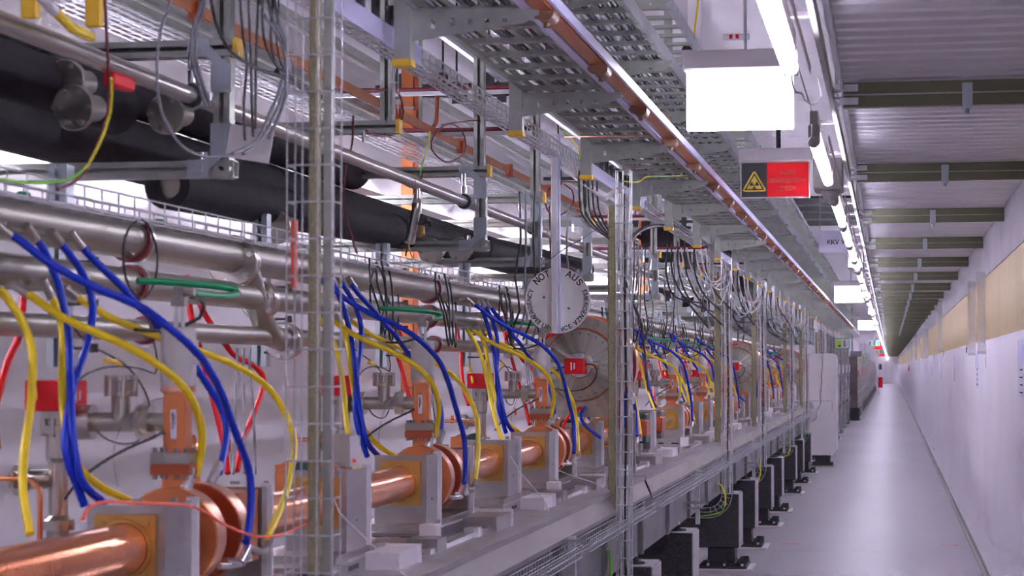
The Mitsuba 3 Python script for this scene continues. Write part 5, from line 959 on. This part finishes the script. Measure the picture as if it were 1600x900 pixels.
part(t, 'disc__lettering', b.ply('mat_ink'), None, 'black letters round the edge')
part(t, 'disc__screws', B().cyl((DX - .06, DY - .002, DZ + .015), (DX - .06, DY, DZ + .015), .006, 8).cyl((DX + .05, DY - .002, DZ - .035), (DX + .05, DY, DZ - .035), .006, 8).ply('mat_alu_dark'))
part(t, 'pole', B().mesh(soft(DX - .024, DX + .004, DY - .03, DY - .003, DZ - DR * .99, 2.52, .002)).ply('mat_alu_white'), None, 'white square pole')
part(t, 'pole_side', B().box(DX + .004, DX + .014, DY - .028, DY - .003, DZ - DR * .99, 2.52).ply('mat_white_strip'))

# ------------------------------------------------------------------ upright cable risers by the aisle
def riser(i, y, bx0, bx1, cx, cw, z0, z1, hook=True, strut=None, r=.0024):
    t = thing('cable_riser', near(i + 1, 'wire mesh cable riser with an olive conduit'), 'cable riser', 'upright cable risers beside the aisle')
    k_ = part(t, 'conduit', B().mesh(soft(cx - cw / 2, cx + cw / 2, y, y + .03, z0 if not hook else .86, z1 - .15, .006)).ply('mat_conduit'), None, 'olive conduit')
    b = B()
    dep = .05
    n = 3 if bx1 - bx0 < .08 else 4
    for k in range(n):
        x = bx0 + (bx1 - bx0) * k / (n - 1)
        b.cyl((x, y - .008, z0), (x, y - .008, z1), r, 6, False)
    b.cyl((bx0, y + dep, z0), (bx0, y + dep, z1), r, 6, False).cyl((bx1, y + dep, z0), (bx1, y + dep, z1), r, 6, False)
    if hook:
        for dx, rr in ((0, .10), (.03, .13), (bx1 - bx0, .10 + bx1 - bx0)):
            pts = [(bx0 - .10 + rr * math.cos(a), y - .008, z0 - rr * math.sin(a)) for a in np.linspace(0, math.pi / 2, 8)] + [(bx0 - .3, y - .008, z0 - rr)]
            b.tube(pts, r, 6)
        for a in np.linspace(.2, 1.4, 5):
            b.cyl((bx0 - .10 + .10 * math.cos(a), y - .008, z0 - .10 * math.sin(a)), (bx0 - .10 + .16 * math.cos(a), y - .008, z0 - .16 * math.sin(a)), r, 5, False)
    part(t, 'upright_wires', b.ply('mat_galv_light'))
    b = B(); n = int((z1 - z0) / .074)
    for k in range(n + 1):
        z = z0 + k * .074
        b.wires([((bx0, y - .01, z), (bx1, y - .01, z)), ((bx0, y - .01, z), (bx0, y + dep, z)), ((bx1, y - .01, z), (bx1, y + dep, z))], r)
    k_ = part(t, 'cross_wires', b.ply('mat_galv_light')); labels[k_] = {'kind': 'stuff'}
    for k in range(3) if i else (1,):
        x = bx0 + (bx1 - bx0) * (.3 + .27 * k)
        pts = [(x + .004 * math.sin(z * 5 + k), y + .012 + .01 * (k % 2), z) for z in np.arange(z0, z1, .12)]
        part(t, 'cable', B().tube(pts, .006 if k != 1 else .0045, 7).ply('mat_white_cable' if k != 1 else 'mat_black'))
    if strut: part(t, 'strut', B().box(strut[0], strut[1], y + .03, y + .045, z0, z1).ply('mat_galv'))
    return t
riser(0, 3.96, -1.189, -1.092, -1.137, .021, .35, 2.6, False, (-1.124, -1.107), .0017)
riser(1, 8.56, -1.133, -1.073, -1.152, .036, .55, 2.33, r=.0028)
riser(2, 14.3, -1.155, -1.085, -1.185, .04, .62, 2.26)
riser(3, 18.2, -1.15, -1.08, -1.185, .04, .62, 2.25)
riser(4, 23.6, -1.15, -1.08, -1.185, .04, .62, 2.25)
for i, y in enumerate((27.9, 33.2, 36.5, 40.5, 43, 46, 50.2, 54)):
    riser(5 + i, y, -1.13 if i else -1.15, -1.05 if i else -1.08, -1.16 if i else -1.185, .04, .04 if i else .62, 2.2, i == 0)
# grounding wires and hanging conduit ends at the risers
for i, y in enumerate((8.56, 14.3, 18.2, 23.6, 27.9)):
    single('ground_wire', B().tube([(-1.35, y, .70), (-1.27, y - .02, .69), (-1.2, y - .02, .695), (-1.16, y - .02, .68), (-1.13, y - .02, .60), (-1.13, y - .02, .55), (-1.15, y - .02, .50), (-1.22, y - .02, .475), (-1.32, y - .02, .46)] if i else [(-1.25, y - .03, .735), (-1.2, y - .03, .745), (-1.16, y - .03, .73), (-1.155, y - .03, .65), (-1.15, y - .03, .55)], .006, 8, .03).ply('mat_yellow_green'), near(i + 1, 'yellow green grounding wire at the foot of a cable riser'), 'wire', 'grounding wires at the risers')
    single('conduit_end', B().tube([(-1.30, y + .02, .99), (-1.295, y, .93), (-1.26, y - .02, .895), (-1.22, y, .895), (-1.185, y, .93)], .013, 9, .03).ply('mat_conduit'), near(i + 1, 'olive conduit end curled over the girder edge beside a riser'), 'conduit', 'conduit ends at the risers')
# wire trays along the girder front
segs = [(3.6, 7.23), (7.42, 9.58), (9.89, 14.2), (14.4, 18.1), (18.3, 23.5), (23.8, 29)]
for i, (a, b_) in enumerate(segs):
    basket('wire_tray', near(i + 1, 'narrow wire tray along the front of the girder'), 'wire trays on the girder front', -1.135, -1.08, .826, .868, a, b_, .055, .0018, nb=3)
for i, y in enumerate((7.19, 12.0, 17.0, 21.9, 26.4)):
    t = thing('tray_holder', near(i + 1, 'galvanised strut holder with short arms that carries the girder wire trays'), 'holder', 'tray holders on the girder')
    part(t, 'post', B().box(-1.125, -1.10, y, y + .03, .58, .90).ply('mat_galv_light'))
    part(t, 'arm', B().box(-1.19, -1.06, y - .01, y, .880, .89).ply('mat_galv')); part(t, 'arm', B().box(-1.19, -1.06, y - .01, y, .70, .712).ply('mat_galv')); part(t, 'arm', B().box(-1.19, -1.07, y - .01, y, .67, .68).ply('mat_galv'))
# junction cards hung on the first riser
t = thing('tag_board', 'small grey green board with a white edge hung on the nearest cable riser', 'board')
part(t, 'board', B().box(-1.108, -1.06, 3.99, 4.0, 1.30, 1.365).ply('mat_stainless_matt'))
part(t, 'edge', B().box(-1.066, -1.046, 3.985, 3.99, 1.30, 1.362).ply('mat_white'))
part(t, 'dot', B().cyl((-1.056, 3.98, 1.312), (-1.056, 3.985, 1.312), .004, 10).ply('mat_orange_wire'))
for i, (x, z) in enumerate(((-1.125, 1.79), (-1.195, 1.73))):
    single('red_tag', B().box(x - .006, x + .006, 4.02, 4.03, z - .07, z + .07).ply('mat_orange_wire'), ['bright red tag on the right side of the nearest cable riser', 'bright red tag on the left side of the nearest cable riser'][i], 'tag')

# ------------------------------------------------------------------ loose cables
CM = dict(black='mat_black', greyhose='mat_grey_hose', dkred='mat_dark_red', yelgreen='mat_yellow_green', whitecable='mat_white_cable', copperwire='mat_copper', orangewire='mat_orange_wire')
CL = dict(k='thin black cable hanging in the bundle at the upper left', g='grey cable in the bundle at the upper left', er='dark red cable hanging between the strut frames and pipes', ey='yellow green grounding wire hanging between the strut frames and pipes', bc='black cable curving down from the connector strip beside the second riser',
          wc='white cable drooping from the tray post to the second riser', ww='thin white wire hanging from the beam line over the girder edge', yg='yellow green wire running along the cable ladder arms', bh='black hose beside the second riser')
SPEC = dict(kb='short thick black cable at the end of the upper left bundle', kd='thin black wire slanting past the white pole of the emergency plate', cw='bare copper wire from the copper busbar across the tray arm', **{'or': 'orange red wire lying over the nearest copper coupler'}, wloop='thin white cable loop at the end of the nearest aisle tube lamp', bh='thick black hose arching left from the second riser',
            er4='dark red cable curling under the yellow capped strut beam', er5='dark red cable with a round loop at the third strut frame', er6='dark red cable ring behind the white pole', ey1='yellow green wire looping at the far left over the wire basket')
for nm, (col, r, pts) in CABLES.items():
    base = nm.rstrip('0123456789')
    lab, grp = SPEC.get(nm), None
    if not lab: lab, grp = f'{nth(int(nm[len(base):] or 0) + (1 if base in ("bc", "wc") else 0))} {CL[base]}' if nm[len(base):] not in ('', '0') or base in ('bc', 'wc') else CL[base], base
    if grp: grp = {'k': 'black cables in the bundle', 'g': 'grey cables in the bundle', 'er': 'dark red cables', 'ey': 'grounding wires at the frames', 'bc': 'black cables at the connector strip', 'wc': 'white cables at the second riser', 'ww': 'white wires over the girder', 'yg': 'wires along the tray arms', 'bh': 'black hoses at the second riser'}[base]
    cat = 'wire' if base in ('ey', 'yg', 'ww', 'cw', 'or', 'kd') else 'hose' if base == 'bh' else 'cable'
    nme = {'k': 'black_cable', 'g': 'grey_cable', 'er': 'dark_red_cable', 'ey': 'grounding_wire', 'bc': 'black_cable', 'wc': 'white_cable', 'ww': 'white_wire', 'yg': 'grounding_wire', 'bh': 'black_hose', 'kd': 'black_wire', 'kb': 'black_cable', 'cw': 'copper_wire', 'or': 'orange_wire', 'wloop': 'white_cable'}[base]
    single(nme, B().tube(pts, r, 7, .03).ply(CM[col]), lab, cat, grp)
# farther cable drops: white and black bundles at the later risers
for j, y in enumerate((14.3, 18.2, 23.6, 27.9)):
    for k in range(6):
        o = random.random
        a = np.array([-1.42 + .04 * k, y - .6 + .5 * o(), 2.30]); e = np.array([-1.15 + .01 * k, y, 2.15 - .1 * o()])
        m = (a + e) / 2 - [0, 0, .12 + .16 * o()]
        single('white_cable', B().tube([a, a * .75 + m * .25 - [0, 0, .08], m, e * .6 + m * .4 - [0, 0, .02], e], .005, 6, .05).ply('mat_white_cable'), f'{nth(k + 1)} white cable drooping to the {nth(j + 3)} upright riser', 'cable', f'white cables at the {nth(j + 3)} riser')
    for k in range(6):
        o = random.random
        a = np.array([-1.48 + .05 * k, y - .9 + .8 * o(), 2.33]); e = np.array([-1.3 + .05 * k, y + .3 * o(), 1.75 + .2 * o()])
        m = np.array([(a[0] + e[0]) / 2 - .08 + .1 * o(), (a[1] + e[1]) / 2, 1.86 + .15 * o()])
        single('black_cable', B().tube([a, a * .6 + m * .4 - [.03, 0, .05], m, e], .006, 6, .05).ply('mat_black'), f'{nth(k + 1)} black cable hanging in a loop near the {nth(j + 3)} upright riser', 'cable', f'black cables at the {nth(j + 3)} riser')
# thin black cable loops and grey risers behind the hoses from coupler four onwards
for j, y in enumerate([6.6, 7.6, 8.9, 9.7, 10.3, 12.2, 13.3, 14.6, 15.4, 17, 18.6, 20]):
    for k in range(3):
        o = random.random
        x = -1.70 - .04 * k; yy = y + .25 * k
        pts = [(x, yy, 1.86), (x + .01, yy - .02, 1.78), (x + .03, yy + .02 * o(), 1.70), (x + .04, yy + .06, 1.62 - .05 * o()), (x + .03, yy + .12, 1.70), (x + .02, yy + .14, 1.79), (x, yy + .16, 1.86)]
        single('black_cable', B().tube(pts, .0035, 6, .03).ply('mat_black'), f'black cable loop over the water pipes, {nth(k + 1)} in the {nth(j + 1)} bunch', 'cable', 'black loops over the water pipes')
for j, y in enumerate((8.9, 9.7, 12.6, 13.2, 15, 17.5, 19.8, 22)):
    for k in range(4):
        o = random.random
        x = -1.62 + .03 * k; yy = y + .1 * o()
        pts = [(x, yy, 2.28), (x + .02 * (o() - .5), yy, 2.05), (x + .05 * (o() - .5), yy, 1.9), (x + .04 * (o() - .5), yy, 1.75), (x - .05 + .04 * (o() - .5), yy, 1.62)]
        single('grey_cable', B().tube(pts, .0045, 6, .06).ply('mat_grey_hose' if k % 2 else 'mat_black'), f'{["black", "grey"][k % 2]} cable, {nth(k + 1)} from the left in the {nth(j + 1)} bunch below the frames', 'cable', f'cable drops, {nth(j + 1)} bunch')

# ------------------------------------------------------------------ the white cabinet and what stands beyond
t = thing('cabinet', 'tall off-white cabinet with rounded top corners standing in the row of machines', 'cabinet')
CY = 31.2
b = B()
prof = Polygon([(-1.20, .17), (-.865, .17), (-.80, .24), (-.80, 1.62), (-.815, 1.67), (-.86, 1.70), (-1.20, 1.70)])
b.prism(prof, CY, CY + .9)
b2 = B().box(-1.55, -1.20, CY + .1, CY + .9, .17, 1.69)
part(t, 'body', b.ply('mat_cabinet')); part(t, 'back_body', b2.ply('mat_cabinet'))
part(t, 'body__door_seam', B().box(-1.20, -.862, CY - .003, CY, .985, .992).box(-.866, -.860, CY - .003, CY, .83, .992).ply('mat_skirting'), None, 'thin seam of the lower door')
part(t, 'cable', B().tube([(-1.0, CY - .01, 1.71), (-1.005, CY - .012, 1.5), (-1.02, CY - .012, 1.35), (-1.01, CY - .012, 1.27), (-1.04, CY - .012, 1.05), (-1.03, CY - .012, .95), (-1.10, CY - .012, .82), (-1.10, CY - .012, .72), (-1.16, CY - .012, .68)], .005, 6, .05).ply('mat_skirting'), None, 'thin cable down the front')
part(t, 'foot', B().box(-1.12, -.90, CY + .05, CY + .35, .02, .17).box(-1.16, -.86, CY + .0, CY + .4, .015, .06).ply('mat_black_steel'), None, 'black foot')
part(t, 'base_plate', B().box(-1.18, -.84, CY - .06, CY + .45, 0, .015).ply('mat_concrete'))
# machines between the cabinet and the undulator row
for i, y in enumerate((33.6, 37.4, 40.6, 43.5, 46.9, 50.9, 54.4)):
    t = thing('diagnostic_stand', near(i + 1, 'cluttered diagnostic stand with metal uprights beyond the white cabinet'), 'stand', 'diagnostic stands beyond the white cabinet')
    part(t, 'bench', B().box(-1.7, -1.06, y, y + 2.2, .62, .69).ply('mat_machine'))
    for q in (.15, 1.95): part(t, 'leg', B().box(-1.72, -1.66, y + q, y + q + .06, 0, .62).ply('mat_machine'))
    for k in range(4): part(t, 'upright', B().box(-1.14 - .02 * (k % 2), -1.09 - .02 * (k % 2), y + .6 * k, y + .6 * k + .05, .6, 2.1).ply('mat_galv' if k % 2 else 'mat_machine'))
    part(t, 'chamber', B().mesh(soft(-1.35, -1.10, y + .3, y + .8, .95, 1.28, .02)).cyl((-1.22, y + .5, 1.28), (-1.22, y + .5, 1.5), .05, 12).lathe([(0, 0), (.08, 0), (.08, .03), (0, .03)], (-1.22, y + .5, 1.42), (0, 0, 1), 12).ply('mat_stainless'))
    part(t, 'motor', B().cyl((-1.12, y + 1.0, 1.1), (-1.12, y + 1.0, 1.3), .045, 10).ply(['mat_blue', 'mat_black_steel', 'mat_red_box'][i % 3]))
    part(t, 'box', B().mesh(soft(-1.18, -1.06, y + 1.4, y + 1.5, 1.35, 1.55, .01)).mesh(soft(-1.16, -1.08, y + .1, y + .2, .75, .92, .01)).ply('mat_white'))
    part(t, 'tray', B().box(-1.2, -1.02, y + .8, y + 1.0, .70, .715).ply('mat_conduit'))
# the long row of undulators
for i in range(17):
    y = 58 + 4.4 * i
    t = thing('undulator', near(i + 1, 'brownish grey undulator machine with upright ribs in the far row'), 'machine', 'undulators in the far row')
    part(t, 'body', B().box(-1.75, -.90, y, y + 4.1, .35, 1.80).ply('mat_machine'))
    part(t, 'base', B().box(-1.7, -.86, y, y + 4.1, 0, .35).ply('mat_black_steel'))
    part(t, 'floor_edge', B().box(-.86, -.82, y, y + 4.3, 0, .06).ply('mat_concrete'))
    for k in range(5): part(t, 'body__rib', B().box(-.90, -.896, y + .3 + .8 * k, y + .52 + .8 * k, .3, 1.80).ply('mat_galv_light' if k % 3 else 'mat_stainless'))
    part(t, 'panel', B().box(-.90, -.893, y + .1, y + 4.0, .78, .81).box(-.90, -.893, y + .1, y + 4.0, .5, .53).ply('mat_galv_light'))
    if i < 8: part(t, 'cover', B().box(-.90, -.892, y + 1.0, y + 2.0, 1.25, 1.4).ply('mat_copper_pink' if i % 2 else 'mat_red_box'))
single('leaning_board', B().cbox((-.70, 112, .78), (.02, .5, 1.6), rotY(-.12)).ply('mat_putty'), 'pale board leaning against the far machine row', 'board')
single('leaning_board', B().cbox((-.80, 57.5, .85), (.02, .25, 1.7), rotY(-.05)).ply('mat_galv'), 'grey upright at the start of the far machine row', 'board')
single('blower', B().cyl((-.98, 52, 1.82), (-.70, 52, 1.82), .07, 14).box(-.95, -.92, 51.98, 52.02, 1.85, 3.6).ply('mat_grey_hose'), 'dark grey horizontal cylinder hung over the machines far down the aisle', 'cylinder')
t = thing('fire_extinguisher_stand', 'red and white stand at the far end of the aisle', 'stand')
part(t, 'red_part', B().box(-.86, -.55, 150, 150.3, 0, .75).ply('mat_red_box'))
part(t, 'dark_part', B().box(-.8, -.6, 150, 150.3, 1.3, 1.7).ply('mat_black_steel'))
part(t, 'white_part', B().box(-.86, -.6, 149.8, 150, .78, .98).ply('mat_white'))
t = struct('door_1', B().box(-.55, .25, END - .05, END, 0, 2.3).ply('mat_cabinet'))
part('door_1', 'handle', B().box(.1, .18, END - .1, END - .05, 1.0, 1.05).ply('mat_galv'))
